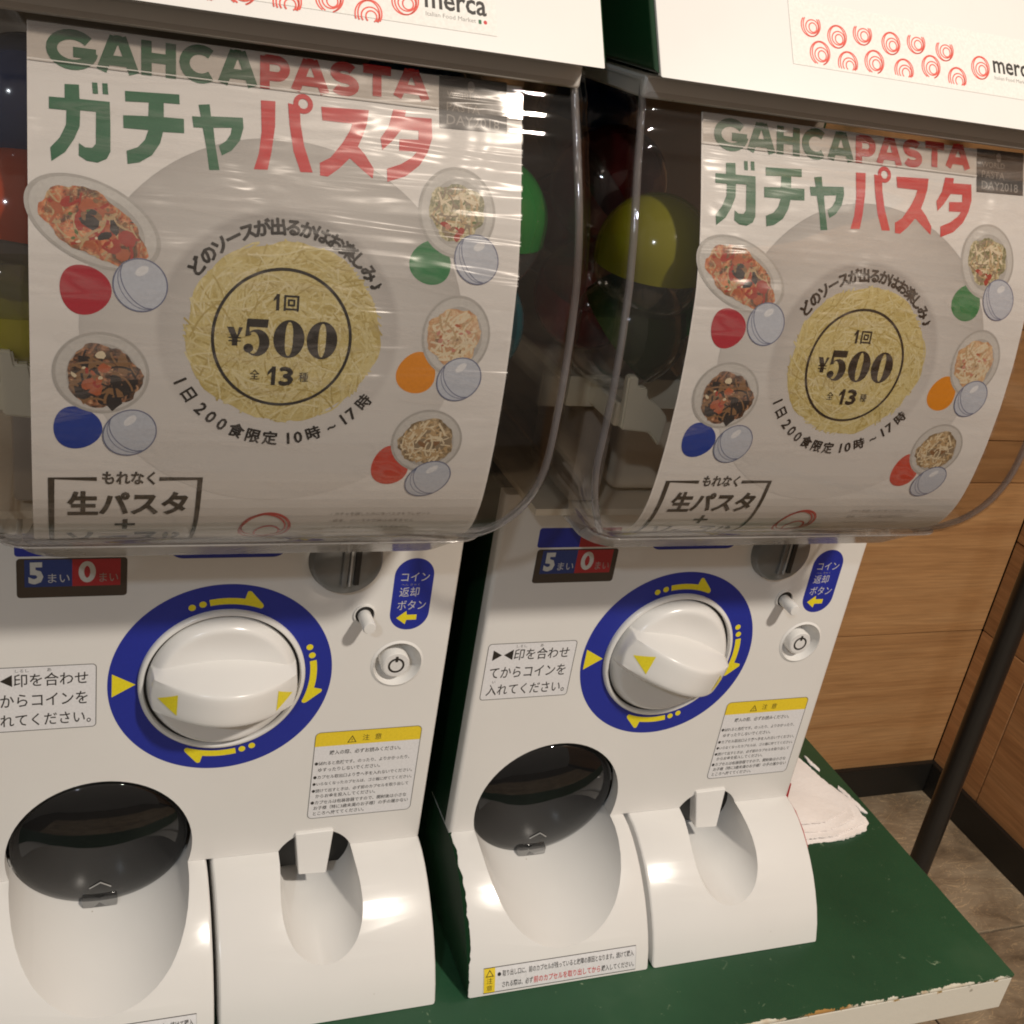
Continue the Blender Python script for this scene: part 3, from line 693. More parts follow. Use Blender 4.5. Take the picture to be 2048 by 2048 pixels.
    for e_ in [egg(-77.5, 99, 9.4, 9.9, -0.65, EGGS['red']), egg(-80.3, 156.5, 9.3, 9.6, -0.5, EGGS['blue']), egg(62.2, 78.8, 9.2, 9.4, 0.3, EGGS['green']),
          egg(60.2, 127.2, 8.9, 9.6, 0.2, EGGS['orange']), egg(53.6, 172.8, 8.6, 10.2, -0.1, EGGS['salmon'])]: wrap([e_], S, "egg_picture", root)
    dish(-74.0, 73.5, 26.5, 15.5, 0.42, -74.2, 74.6, 21.5, 11.2, F1, "tomato_dish_picture", 0.52, 1)
    dish(-71.0, 132.8, 18.6, 17.2, 0.1, -70.2, 134.2, 14.4, 13.0, F2, "squid_ink_dish_picture", 0.25, 2)
    dish(73.2, 57.0, 17.4, 19.2, 0.0, 73.0, 57.0, 12.4, 12.2, F3, "herb_dish_picture", 0.0, 3)
    dish(76.5, 110.0, 15.8, 18.0, 0.0, 75.6, 110.2, 12.3, 12.6, F4, "cream_dish_picture", 0.0, 4)
    dish(69.3, 160.2, 16.8, 15.8, 0.0, 69.2, 160.4, 12.8, 11.4, F5, "mushroom_dish_picture", -0.15, 5)
    for cx, cs, rx, rs, rt in ((-56.6, 96.2, 10.2, 10.4, -0.6), (-59.6, 158.6, 11.0, 9.9, -0.75), (82.7, 76.3, 9.8, 10.6, -0.5), (80.2, 129.6, 10.6, 9.6, -0.7), (72.9, 180.0, 11.2, 8.8, -0.6)):
        c, s_ = math.cos(rt), math.sin(rt)
        def q(x, y): return (cx + x * rx * c - y * rs * s_, cs + x * rx * s_ + y * rs * c)
        shp = [ell(cx, cs, rx, rs, CAPF, 6, rt, 48), ring(cx, cs, rx, rs, 0.55, CAPO, 7, rt, 56)]
        shp.append(band([q(-0.58 * math.sqrt(1 - (t / 6.2) ** 2), t / 6.2) for t in range(-6, 7)], 0.4, CAPO, 7))
        shp.append(band([q(-0.74 * math.sqrt(1 - (t / 6.2) ** 2), t / 6.2) for t in range(-6, 7)], 0.3, CAPO, 7))
        g = [q(0.35 + 0.28 * math.cos(2 * PI * k / 20), -0.42 + 0.16 * math.sin(2 * PI * k / 20)) for k in range(20)]; shp.append(poly(g, CAPH, 7))
        wrap(shp, S, "capsule_picture", root)
    # headline
    T = []
    # geometric sans capitals, drawn as strokes inside a 0..1 box: (polylines)
    arcp = lambda cx, cy, rx, ry, a0, a1, n=16: [(cx + rx * math.cos(math.radians(a0 + (a1 - a0) * k / n)), cy - ry * math.sin(math.radians(a0 + (a1 - a0) * k / n))) for k in range(n + 1)]
    CAPS = {'G': [arcp(0.5, 0.5, 0.42, 0.42, 38, 356, 22), [(0.52, 0.56), (0.99, 0.56)]], 'C': [arcp(0.54, 0.5, 0.44, 0.42, 48, 312)],
            'A': [[(0.06, 1.0), (0.42, 0.0)], [(0.94, 1.0), (0.58, 0.0)], [(0.40, 0.10), (0.60, 0.10)], [(0.20, 0.68), (0.80, 0.68)]],
            'H': [[(0.14, 0), (0.14, 1)], [(0.86, 0), (0.86, 1)], [(0.14, 0.48), (0.86, 0.48)]],
            'P': [[(0.17, 0), (0.17, 1)], [(0.17, 0.10), (0.55, 0.10)] + arcp(0.55, 0.35, 0.28, 0.25, 90, -90, 10)[1:] + [(0.17, 0.60)]],
            'S': [arcp(0.5, 0.29, 0.33, 0.20, 30, 180, 10) + arcp(0.5, 0.29, 0.33, 0.20, 180, 262, 5)[1:] + arcp(0.5, 0.70, 0.36, 0.21, 85, -90, 10) + arcp(0.5, 0.70, 0.36, 0.21, -90, -150, 6)[1:]],
            'T': [[(0.5, 0.0), (0.5, 1)], [(0.04, 0.10), (0.96, 0.10)]]}
    def cap(ch, u0, u1, s0_, s1_, mat, w):
        for n_, st in enumerate(CAPS[ch]): T.append(band([(u0 + (u1 - u0) * x, s0_ + (s1_ - s0_) * y) for x, y in st], w, mat, 3 + 0.4 * n_))
    for k, (ch, a_, b_) in enumerate((('G', -90.3, -72.8), ('A', -71.9, -58.2), ('H', -56.3, -43.6), ('C', -41.6, -27.8), ('A', -26.4, -12.8))): cap(ch, a_, b_, 2.2 - 0.25 * k, 15.8 - 0.3 * k, GRNI, 3.9)
    for k, (ch, a_, b_) in enumerate((('P', -11.0, 1.4), ('A', 2.6, 16.4), ('S', 17.6, 29.6), ('T', 31.0, 44.0), ('A', 45.4, 59.4))): cap(ch, a_, b_, 1.4 - 0.5 * k, 14.6 - 0.85 * k, CRIM, 3.8)
    ga = [(-89.9, 27.7), (-84.3, 27.5), (-84.3, 22.3), (-79.2, 21.9), (-79.0, 27.3), (-68.1, 27.1), (-67.9, 35.7), (-67.9, 46.1), (-69.3, 49.0), (-72.6, 50.7), (-76.5, 50.4), (-79.4, 48.7), (-79.3, 44.0), (-77.1, 45.4), (-74.5, 45.3), (-73.2, 43.6), (-73.1, 31.5), (-78.8, 31.6), (-79.0, 37.7), (-81.0, 42.7), (-84.2, 47.9), (-89.1, 51.8), (-89.5, 46.7), (-86.1, 42.6), (-83.9, 37.6), (-83.7, 32.1), (-89.9, 32.2)]
    d1 = [(-74.5, 20.5), (-72.6, 20.4), (-72.3, 24.6), (-74.2, 24.7)]; d2 = [(-70.8, 20.3), (-68.9, 20.2), (-68.6, 24.4), (-70.6, 24.4)]
    chi = [(-62.5, 22.2), (-42.2, 21.1), (-42.1, 24.9), (-48.1, 25.1), (-48.1, 30.6), (-40.5, 30.4), (-40.4, 36.0), (-48.4, 36.4), (-49.5, 40.9), (-52.5, 45.8), (-57.3, 49.1), (-61.6, 50.1), (-62.0, 45.1), (-57.9, 43.3), (-55.2, 40.2), (-53.9, 36.3), (-63.1, 36.5), (-63.2, 31.6), (-53.9, 30.9), (-53.7, 25.6), (-62.4, 26.2)]
    ya = [(-34.9, 24.2), (-30.6, 23.5), (-30.1, 28.2), (-17.7, 27.3), (-17.4, 31.3), (-18.8, 36.5), (-22.0, 40.8), (-25.9, 43.2), (-27.1, 39.5), (-24.1, 37.1), (-22.4, 34.3), (-22.0, 31.8), (-29.2, 32.6), (-28.4, 39.7), (-26.8, 49.0), (-30.8, 49.4), (-31.9, 40.8), (-33.3, 33.1), (-36.8, 33.3), (-37.4, 29.0), (-34.0, 28.8)]
    for p_ in (ga, d1, d2, chi, ya): T.append(poly(p_, GRNI, 3))
    pa1 = [(-10.5, 19.5), (-4.7, 19.2), (-4.8, 29.1), (-6.2, 39.4), (-7.8, 47.0), (-13.3, 47.3), (-11.3, 40.7), (-10.2, 31.9)]
    pa2 = [(0.4, 19.3), (5.2, 19.9), (5.5, 27.1), (7.0, 35.8), (10.5, 46.3), (5.5, 46.6), (2.6, 38.5), (1.0, 27.7)]
    su = [(14.0, 19.1), (34.0, 18.2), (33.2, 23.9), (31.3, 29.4), (29.4, 33.7), (32.4, 36.7), (36.2, 42.3), (35.7, 46.3), (31.3, 43.2), (25.9, 38.9), (21.7, 43.4), (16.8, 47.3), (13.6, 47.2), (13.4, 42.1), (17.9, 39.4), (22.9, 32.9), (25.9, 27.7), (27.0, 24.6), (14.5, 24.6)]
    ta = [(44.5, 16.6), (50.0, 16.4), (49.6, 19.0), (61.3, 18.5), (61.6, 26.7), (59.6, 33.0), (56.0, 38.8), (50.0, 43.9), (42.0, 47.0), (41.8, 41.6), (48.0, 39.0), (52.8, 35.7), (54.8, 33.2), (47.1, 33.6), (47.2, 28.7), (55.5, 28.1), (55.5, 24.3), (48.0, 24.6), (44.1, 29.8), (39.8, 34.0), (39.0, 29.2), (42.5, 23.9)]
    for p_ in (pa1, pa2, su, ta): T.append(poly(p_, CRIM, 3))
    T.append(ring(6.6, 18.9, 3.0, 3.0, 2.0, CRIM, 4, n=40))
    wrap(T, S, "headline_lettering", root)
    # date box
    B = [poly([(64.6, -0.4), (95.4, -1.0), (95.6, 21.2), (64.8, 22.0)], DKGREY, 3)]
    B += [text_w("PASTA", 68, 14.2, 15, GREYI, 4, 0.0), text_w("DAY2018", 68, 20.0, 24, GREYI, 4, 0.0), text_w("WORLD", 68, 8.6, 15, GREYI, 4, 0.0), ell(79, 3, 1.6, 2.4, GREYI, 4)]
    wrap(B, S, "date_box", root)
    # price roundel
    C_ = [ring(0.6, 114.9, 28.7, 28.9, 1.25, INK, 7, n=96)]
    C_ += [poly([(-2.9, 96.2), (-1.6, 96.2), (-1.6, 103.0), (-2.9, 103.0)], INK, 8), poly([(-4.0, 98.2), (-2.6, 96.2), (-2.6, 98.0), (-4.0, 99.4)], INK, 8.2)] + bold3(text_fit("回", 0.4, 96.6, 6.4, 102.9, INK, 8, 0.0), 0.15)
    C_ += [poly([(-22.4, 110.8), (-19.8, 110.8), (-18.2, 114.4), (-17.6, 110.8), (-16.0, 110.8), (-18.0, 115.6), (-18.0, 118.6), (-20.2, 118.6), (-20.2, 115.6)], INK, 8),
           band([(-21.6, 115.2), (-16.6, 115.2)], 0.5, INK, 8), band([(-21.6, 116.6), (-16.6, 116.6)], 0.5, INK, 8)]
    # fat face numerals
    def zero(cx):
        n = 40; o_ = [(cx + 6.5 * math.cos(2 * PI * k / n), 114.8 + 8.1 * math.sin(2 * PI * k / n)) for k in range(n)]
        i_ = [(cx + 1.7 * math.cos(2 * PI * k / n), 114.8 + 7.3 * math.copysign(abs(math.sin(2 * PI * k / n)) ** 0.75, math.sin(2 * PI * k / n))) for k in range(n)]
        return (o_ + i_, [(k, (k + 1) % n, n + (k + 1) % n, n + k) for k in range(n)], INK, 8)
    C_ += [zero(3.2), zero(17.2)]
    five = [(-14.2, 107.0), (-5.6, 107.0), (-5.9, 110.6), (-13.3, 110.6), (-13.3, 113.4)]
    bowl_o = [(-10.0 + 5.2 * math.cos(math.radians(a)), 117.0 + 5.7 * math.sin(math.radians(a))) for a in range(-130, 166, 15)]
    bowl_i = [(-11.6 + 2.6 * math.cos(math.radians(a)), 117.1 + 4.7 * math.sin(math.radians(a))) for a in range(165, -131, -15)]
    nb = len(bowl_o); C_.append((bowl_o + bowl_i, [(k, k + 1, 2 * nb - 2 - k, 2 * nb - 1 - k) for k in range(nb - 1)], INK, 8))
    C_.append(poly([(-14.2, 107.0), (-5.6, 107.0), (-5.9, 110.4), (-14.2, 110.4)], INK, 8)); C_.append(band([(-14.0, 107.2), (-14.0, 114.3), (-12.6, 113.2)], 0.8, INK, 8)); C_.append(ell(-13.4, 119.4, 2.0, 1.9, INK, 8))
    C_ += [text_fit("全", -12.2, 128.6, -8.2, 132.8, INK, 8, 0.0), text_fit("種", 8.4, 129.0, 12.4, 133.2, INK, 8, 0.0)] + [poly([(-3.2, 126.9), (-1.5, 126.9), (-1.5, 135.1), (-3.2, 135.1)], INK, 8), poly([(-4.8, 129.3), (-2.8, 126.9), (-2.8, 129.0), (-4.8, 130.8)], INK, 8.2)] + bold3(text_fit("3", 0.4, 127.2, 5.7, 134.9, INK, 8, 0.0), 0.4)
    wrap(C_, S, "price_roundel", root)
    A_ = []; A2_ = []
    s1 = "どのソースが出るかはお楽しみ♪"
    for k, ch in enumerate(s1):
        th = math.radians(143.5 - (143.5 - 31.5) * k / (len(s1) - 1)); A_ += bold3(text_c(ch, 1 + 44.6 * math.cos(th), 113.7 - 44.6 * math.sin(th), 7.1, PI / 2 - th, INK, 5, 0.016))
    for ch, d in zip("1日200食限定10時~17時", (-153, -144.5, -134.5, -127.5, -120.5, -112, -102.5, -93.5, -83.6, -78.3, -69.8, -59.5, -52, -46.5, -37.2)):
        th = math.radians(d); A2_ += bold3(text_c(ch, 1 + 46.2 * math.cos(th), 113.7 - 46.2 * math.sin(th), 7.6 if ch in "1270" else 6.8, -(th + PI / 2), INK, 5, 0.0))
    wrap(A_, S, "curved_lettering", root); wrap(A2_, S, "curved_lettering", root)
    Fm = [band([(-72.3, 181.0), (-90.2, 180.8), (-90.4, 232)], 1.9, INK, 3), band([(-47.0, 180.8), (-30.0, 180.6), (-30.2, 206), (-31.2, 232)], 1.9, INK, 3)]
    Fm += [text_fit("もれなく", -70.2, 177.0, -48.6, 184.0, INK, 3, 0.035), text_fit("生パスタ", -84.1, 187.3, -34.4, 201.4, INK, 3, 0.04), text_fit("+", -64.6, 204.4, -56.0, 212.4, INK, 3, 0.02), text_fit("ソース!?", -84.4, 215.6, -36.0, 231.4, INK, 3, 0.035)]
    wrap(Fm, S, "boxed_lettering", root)
    Sw = [ring(1.2, 213.4, 11.0, 12.6, 1.5, REDI, 3, 0.35, 60), ring(0.4, 212.0, 10.0, 10.4, 1.0, REDI, 3, -0.3, 60), ring(2.6, 217.0, 5.4, 6.2, 1.2, REDI, 3, 0.5, 40)]
    wrap(Sw, S, "swirl_logo", root)
    Ft = [text_w(tx, 30.4, s_, w_, GREYI, 3, 0.0) for tx, s_, w_ in (("・ガチャを回した方に生パスタをプレゼント", 202.4, 48), ("・返金、ソースの交換は出来ません", 207.6, 41), ("・アレルギーについてはスタッフへ", 213.8, 40), ("お問い合わせください", 220.2, 27))]
    wrap(Ft, S, "fine_print", root)
    # added strip across the top; its tint stands in for the hood's shade
    wrap([poly([(-97.5, 0.3), (102.5, 0.3), (102.3, 14.0), (-97.5, 14.4)], SHADE_TINT, 0)], S, "hood_shade_strip", root, 1.15)
    for u0_, u1_ in ((-97.5, 64.0), (96.2, 102.3)): wrap([band([(u0_, 14.4), (u1_, 14.1)], 0.42, GLINT, 0)], S, "crease_glint", root, 1.3)  # highlight along the crease, painted as a pale line
    # clear protective film over the print
    vs2 = [(u * 1.0, s) for u, s in vs]
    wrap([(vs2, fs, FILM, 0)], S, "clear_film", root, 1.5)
    return root

# ------------------------------------------------------------------ machine
def cutter(name, cx, cz, r, y0, y1, slope, sx=1.0, n=64):
    bm = bmesh.new(); a = []; b = []
    for k in range(n):
        t = 2 * PI * k / n
        a.append(bm.verts.new((cx + sx * r * math.cos(t), y0, cz + r * math.sin(t) + slope * y0)))
        b.append(bm.verts.new((cx + sx * r * math.cos(t), y1, cz + r * math.sin(t) + slope * y1)))
    for k in range(n): bm.faces.new((a[k], a[(k + 1) % n], b[(k + 1) % n], b[k]))
    bm.faces.new(a[::-1]); bm.faces.new(b); bmesh.ops.recalc_face_normals(bm, faces=bm.faces)
    return finish(bm, name, WHITE_G)
def shade(o, ang=30):
    me = o.data; me.polygons.foreach_set('use_smooth', [True] * len(me.polygons)); me.set_sharp_from_angle(angle=math.radians(ang))

HWD = 0.1345                       # half width of the housing
CASE_LV = []                       # (y front, z, half width, corner radius)
def case_levels():
    L = []
    for y, z in resample(PP, 1.6):
        if z > 0.358 or (z < 0.315 and L and L[-1][1] - z < 0.0045): continue
        f = max(0.0, min(1.0, (0.36 - z) / 0.10)); w = 0.1318 + 0.0045 * math.sin(f * PI / 2)
        if z < 0.19: w -= 0.030 * ((0.19 - z) / 0.066) ** 2.2
        y -= 0.0022 * math.exp(-((z - 0.3455) / 0.0035) ** 2) + 0.0016 * math.exp(-((z - 0.330) / 0.0035) ** 2)
        L.append((y - 0.0040, z, w, 0.007 + 0.007 * min(1.0, max(0.0, (0.30 - z) / 0.08))))
    y, z, w, r = L[-1]
    L += [(-0.058, 0.1158, w - 0.004, 0.018), (-0.046, 0.1122, w - 0.008, 0.02), (-0.030, 0.1108, w - 0.011, 0.02)]
    return L
CASE_LV = case_levels()
def u_ring(yf, z, w, r, yb=0.17, nc=8, nf=12):
    P = [(-w, yb, z), (-w, (yb + yf + r) / 2, z)]
    for k in range(nc + 1):
        a = PI + (PI / 2) * k / nc; P.append((-w + r + r * math.cos(a), yf + r + r * math.sin(a), z))
    for k in range(1, nf): P.append((-w + r + (2 * w - 2 * r) * k / nf, yf, z))
    for k in range(nc + 1):
        a = -PI / 2 + (PI / 2) * k / nc; P.append((w - r + r * math.cos(a), yf + r + r * math.sin(a), z))
    P += [(w, (yb + yf + r) / 2, z), (w, yb, z)]
    return P
def wide(x): return 0.0118 + 0.0075 * max(0.0, 1 - (x / 0.0425) ** 2)
def knob_h(x, z, rr, Rk):
    base = 0.0085 + 0.0030 * (1 - (rr / Rk) ** 2)
    edge = max(0.0, (rr - (Rk - 0.006)) / 0.006)
    base -= 0.008 * edge ** 2.2
    # shallow finger dish above and below the bar
    base -= 0.0025 * math.exp(-((abs(z) - 0.026) / 0.011) ** 2) * math.exp(-(x / 0.028) ** 2)
    Hb = 0.0335 - 0.0225 * (abs(x) / 0.0415) ** 2.0
    wt = 0.0098; wb = wide(x)
    az = abs(z); t = (az - wt) / (wb - wt)
    if t <= 0: bar = Hb - 0.0006 * (az / wt) ** 4
    elif t < 1: bar = Hb * (1 - t) ** 0.9 + base * (1 - (1 - t) ** 0.9)
    else: bar = 0
    if rr > Rk - 0.003: bar = min(bar, base + 0.012 * max(0, (Rk - rr) / 0.003))
    return max(base, bar)
def machine(ox, label, knob_rot, ragged):
    root = empty("capsule_vending_machine", (ox, 0.05, ZT), label, "vending machine", "capsule machines side by side on the green table")
    D = Vector((0, -0.05, H0 - ZT))             # local shift: dial-centre frame -> frame of the root
    def put(o): o.location = o.location + D; return o
    def child(o, par=root):
        o.parent = par
        if par is root: put(o)
        return o
    # cutters
    c1 = cutter("cut", -0.0655, -0.1195, 0.0530, 0.046, -0.16, 0.165)
    c2 = cutter("cut", 0.0645, -0.1440, 0.0243, 0.046, -0.16, 0.10, 1.05)
    c3 = cutter("cut", 0.1030, 0.0045, 0.0145, 0.03, -0.03, 0.0)
    # front panel
    bm = bmesh.new()
    bmp = box_bm(-HWD, HWD, 0.0, 0.010, -0.1338, 0.118)
    ed = [e for e in bmp.edges if abs(e.verts[0].co.x - e.verts[1].co.x) < 1e-6 and abs(e.verts[0].co.y - e.verts[1].co.y) < 1e-6 and e.verts[0].co.y < 0.001]
    bmesh.ops.bevel(bmp, geom=ed, offset=0.003, segments=4, affect='EDGES', profile=0.5)
    bm.free(); pn = finish(bmp, "front_panel", WHITE)
    for c in (c1, c2, c3): boolean(pn, c)
    shade(pn); child(pn)
    # trays
    prof = BASE_P + [(0.0455, -0.2055), (0.0455, -0.134)]
    for nm, xa, xb, cc in (("capsule_tray", -HWD, -0.0032, c1), ("coin_return_tray", -0.0004, HWD, c2)):
        b = prism_bm(prof, xa, xb); bevel_caps(b, xa, xb, 0.0022, 3)
        tr = finish(b, nm, [WHITE_G, GREEN_P]); boolean(tr, cc); shade(tr, 25)
        for p_ in tr.data.polygons:
            if p_.normal.x < -0.9 and p_.center.x < -HWD + 0.0005: p_.material_index = 1
        child(tr)
    for c in (c1, c2, c3): kill(c)
    # coin return tongue and the dark throat behind it
    th = child(box("coin_throat", 0.0385, 0.0905, 0.012, 0.014, -0.158, -0.116, BLACK))
    bm = bmesh.new(); q = [(0.0508, -0.0022, -0.1195), (0.0752, -0.0022, -0.1190), (0.0716, -0.0085, -0.1485), (0.0538, -0.0085, -0.1475)]
    a = [bm.verts.new(p) for p in q]; b2 = [bm.verts.new((x, y + 0.010, z)) for x, y, z in q]
    bm.faces.new(a); bm.faces.new(b2[::-1])
    for i in range(4): bm.faces.new((a[i], b2[i], b2[(i + 1) % 4], a[(i + 1) % 4]))
    bmesh.ops.recalc_face_normals(bm, faces=bm.faces); bmesh.ops.bevel(bm, geom=bm.edges[:], offset=0.0005, segments=1, affect='EDGES')
    child(finish(bm, "coin_flap", WHITE_G, None, 30))
    # cabinet: sides, back, floor, top section, painted green over red plastic
    bm = bmesh.new()
    side_poly = [(0.0035, -0.2058), (0.0035, 0.116), (0.172, 0.120), (0.172, 0.361), (0.36, 0.361), (0.36, -0.2058)]
    for xa, xb in ((-HWD + 0.0005, -HWD + 0.0040), (HWD - 0.0040, HWD - 0.0005)):
        b = prism_bm(side_poly, xa, xb); me_ = bpy.data.meshes.new("t"); b.to_mesh(me_); b.free(); bm.from_mesh(me_); bpy.data.meshes.remove(me_)
    b = box_bm(-HWD + 0.004, HWD - 0.004, 0.35, 0.36, -0.2058, 0.361); me_ = bpy.data.meshes.new("t"); b.to_mesh(me_); b.free(); bm.from_mesh(me_); bpy.data.meshes.remove(me_)
    child(finish(bm, "cabinet", GREEN_P, None, 40))
    b = prism_bm([(0.0015, -0.124), (0.0005, -0.1365), (-0.012, -0.1385), (-0.026, -0.1450), (-0.036, -0.1525), (0.02, -0.154), (0.02, -0.124)], HWD - 0.004, HWD + 0.0009); (child(finish(b, "red_side_trim", RED_P)) if ragged else b.free())
    # lower side wings under the trays
    wing = [(y + 0.004, z) for y, z in BASE_P[1:]] + [(0.004, -0.2055), (0.004, -0.136)]
    # hood
    hood = [(-0.0835, 0.3614), (-0.0135, 0.4640), (0.02, 0.478), (0.30, 0.478), (0.30, 0.3614)]
    b = prism_bm(hood, -HWD + 0.0005, HWD - 0.0005); bevel_caps(b, -HWD + 0.0005, HWD - 0.0005, 0.004, 4); child(finish(b, "hood_shell", GREEN_P, None, 40))
    wc = [(-0.0852, 0.3606), (-0.0150, 0.4638), (0.02, 0.4815), (0.26, 0.4815), (0.26, 0.4785), (0.0205, 0.4785), (-0.0120, 0.4620), (-0.0815, 0.3606)]
    b = prism_bm(wc, -0.1316, 0.1316); bevel_caps(b, -0.1316, 0.1316, 0.0008, 2); child(finish(b, "hood_cover", HEADW, None, 40))
    # sticker on the hood
    du, dv = (0, 0) if ox > 0.1 else (-5.0, 13.0)
    V = Surf([(y - 0.0001 * 0.83, z + 0.0001 * 0.56) for y, z in HEAD_P], -hl)
    S_ = [poly([(-62 + du, -48 + dv), (93 + du, -48 + dv), (93 + du, -15.5 + dv), (-62 + du, -15.5 + dv)], STKC, 0)] if ox > 0.1 else [poly([(-66, -60), (82.6, -60), (82.6, -6.7), (-66, -6.2)], STKC, 0)]
    def swirl(x, s, r=5.4, top=-99, bot=99):
        for rr, rx_, ro in ((r, 0.86, 0.5), (r * 0.93, 0.78, 0.1), (r * 0.62, 0.9, 0.9), (r * 0.40, 0.9, 0.2)):
            P = []
            for k in range(40):
                a = 2 * PI * k / 40; X = rr * rx_ * math.cos(a); Y = rr * math.sin(a)
                P.append((x + du + X * math.cos(ro) - Y * math.sin(ro) + (r - rr) * 0.3, s + dv + X * math.sin(ro) + Y * math.cos(ro) + (r - rr) * 0.3))
            run = []
            for p_ in P + P[:1]:
                if top + dv <= p_[1] <= bot + dv: run.append(p_)
                else:
                    if len(run) > 1: S_.append(band(run, 0.62, SWIRL, 1))
                    run = []
            if len(run) > 1: S_.append(band(run, 0.62, SWIRL, 1))
    for k, (x, v_) in enumerate([(-50.5, 36.1), (-36.2, 32.5), (-21.4, 36.2), (-5.1, 33.8), (10.1, 36.5), (27.2, 35.2)]): swirl(x, -v_, 5.9, -v_ - (3.6 if k in (0, 2, 4, 5) else 99))
    for k, (x, v_) in enumerate([(-46.7, 22.8), (-31.4, 19.9), (-16.0, 22.8), (1.1, 20.9), (17.7, 25.1), (33.2, 21.1)]): swirl(x, -v_, 6.1, -99, -v_ + (3.2 if k in (1, 3, 5) else 5.6))
    swirl(48.6, -29.0, 6.2)
    S_.append(text_fit("merca", 56.8 + du, -34.2 + dv, 83.4 + du, -27.6 + dv, INK, 1, 0.018)); S_.append(text_w("Italian Food Market", 57.0 + du, -24.2 + dv, 21.5, GREYI, 1, 0.0))
    S_ += [rrect(79.6 + du, -25.9 + dv, 80.9 + du, -24.0 + dv, 0.3, GRNI, 1, 2), ell(82.6 + du, -25.0 + dv, 0.8, 0.9, REDI, 1, n=16)]
    child(wrap(S_, V, "hood_sticker", None))
    # clear case
    bm = bmesh.new(); rings = [[bm.verts.new(p) for p in u_ring(*lv)] for lv in CASE_LV]
    for a, b in zip(rings, rings[1:]):
        for k in range(len(a) - 1): bm.faces.new((a[k], b[k], b[k + 1], a[k + 1]))
    bm.faces.new(rings[-1]); bmesh.ops.recalc_face_normals(bm, faces=bm.faces)
    cs = finish(bm, "clear_case", CASE, None, 60)
    md = cs.modifiers.new("wall", 'SOLIDIFY'); md.thickness = 0.0022; md.offset = 0.0; child(cs)
    L = CASE_LV[-3]; pts = [(x, y + 0.0006, z - 0.0005) for x, y, z in u_ring(L[0] - 0.001, L[1], L[2], L[3], 0.06)]
    child(finish(tube_bm(pts, 0.0014, 8), "case_rim", RIM, None, 60))
    bm = bmesh.new(); rr_ = [[bm.verts.new((x * 1.0015, y - 0.0013, z - 0.0008)) for x, y, z in u_ring(*lv)[2:-2]] for lv in CASE_LV[-5:]]  # added strip: pale haze painted for reflections on the curved case bottom
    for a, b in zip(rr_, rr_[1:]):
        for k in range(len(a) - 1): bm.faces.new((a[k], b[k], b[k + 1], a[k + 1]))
    bmesh.ops.recalc_face_normals(bm, faces=bm.faces); lo_ = finish(bm, "case_glare_strip", GLARE_HAZE, None, 60); md = lo_.modifiers.new("wall", 'SOLIDIFY'); md.thickness = 0.0008; child(lo_)
    for sg in (-1, 1):    # moulded corner beads that catch the light
        pts = [(sg * (w - 0.0045), y + 0.0055, z) for y, z, w, r in [l_ for l_ in CASE_LV[:-3] if abs(l_[1] - 0.338) > 0.013 or l_[1] > 0.351]]
        child(finish(tube_bm(pts, 0.0019, 8), "corner_bead", BEAD, None, 60))
    # upper frame that the case hangs from
    child(box("case_frame", -0.1295, 0.1295, -0.0660, 0.02, 0.3495, 0.3602, WHITE, None, 0.001, 1))
    # inside: hopper tray, rails, hooks, dark back
    child(box("hopper_tray", -0.124, 0.124, -0.030, 0.165, 0.197, 0.2030, CREAM, None, 0.0015, 2))
    child(box("hopper_rail", -0.124, 0.124, -0.034, -0.0302, 0.1870, 0.2042, CREAM, None, 0.001, 2))
    child(box("inner_back", -0.128, 0.128, 0.166, 0.169, 0.118, 0.355, GREY_IN))
    child(box("dispenser_drum_housing", -0.075, 0.070, -0.012, 0.12, 0.126, 0.1868, TAN_IN, None, 0.006, 3))
    child(box("inner_floor", -0.127, 0.127, -0.028, 0.16, 0.1185, 0.1225, TAN_IN))
    child(box("lower_back", -0.126, 0.126, 0.125, 0.128, 0.123, 0.1965, TAN_IN))
    child(box("chute_window", -0.108, -0.088, -0.026, 0.04, 0.126, 0.183, GREY_IN, None, 0.003, 2))
    HK = [(-0.1104, 0.2188), (-0.105, 0.2188), (-0.104, 0.213), (-0.0985, 0.213), (-0.0975, 0.2075), (-0.090, 0.2035), (-0.0834, 0.197), (-0.0848, 0.181), (-0.092, 0.1885), (-0.109, 0.190)]
    for sg in (1, -1):      # poster hooks at both ends of the rail
        bm = bmesh.new(); a = [bm.verts.new((sg * x, -0.0735, z)) for x, z in HK]; b = [bm.verts.new((sg * x, -0.0680, z)) for x, z in HK]
        bm.faces.new(a); bm.faces.new(b[::-1])
        for i in range(len(a)): bm.faces.new((a[i], b[i], b[(i + 1) % len(a)], a[(i + 1) % len(a)]))
        bmesh.ops.recalc_face_normals(bm, faces=bm.faces); bmesh.ops.bevel(bm, geom=bm.edges[:], offset=0.0009, segments=2, affect='EDGES'); child(finish(bm, "poster_hook", CREAM, None, 35))
        child(box("hook_arm", min(-sg * 0.1115, -sg * 0.1060), max(-sg * 0.1115, -sg * 0.1060), -0.0690, -0.030, 0.190, 0.2030, CREAM, None, 0.001, 1))
    # dial
    dl = child(wrap([ring(0, 0, 54.9, 54.9, 16.6, BLUE, 0, n=128)], FLAT, "dial_ring", None, 0.1))
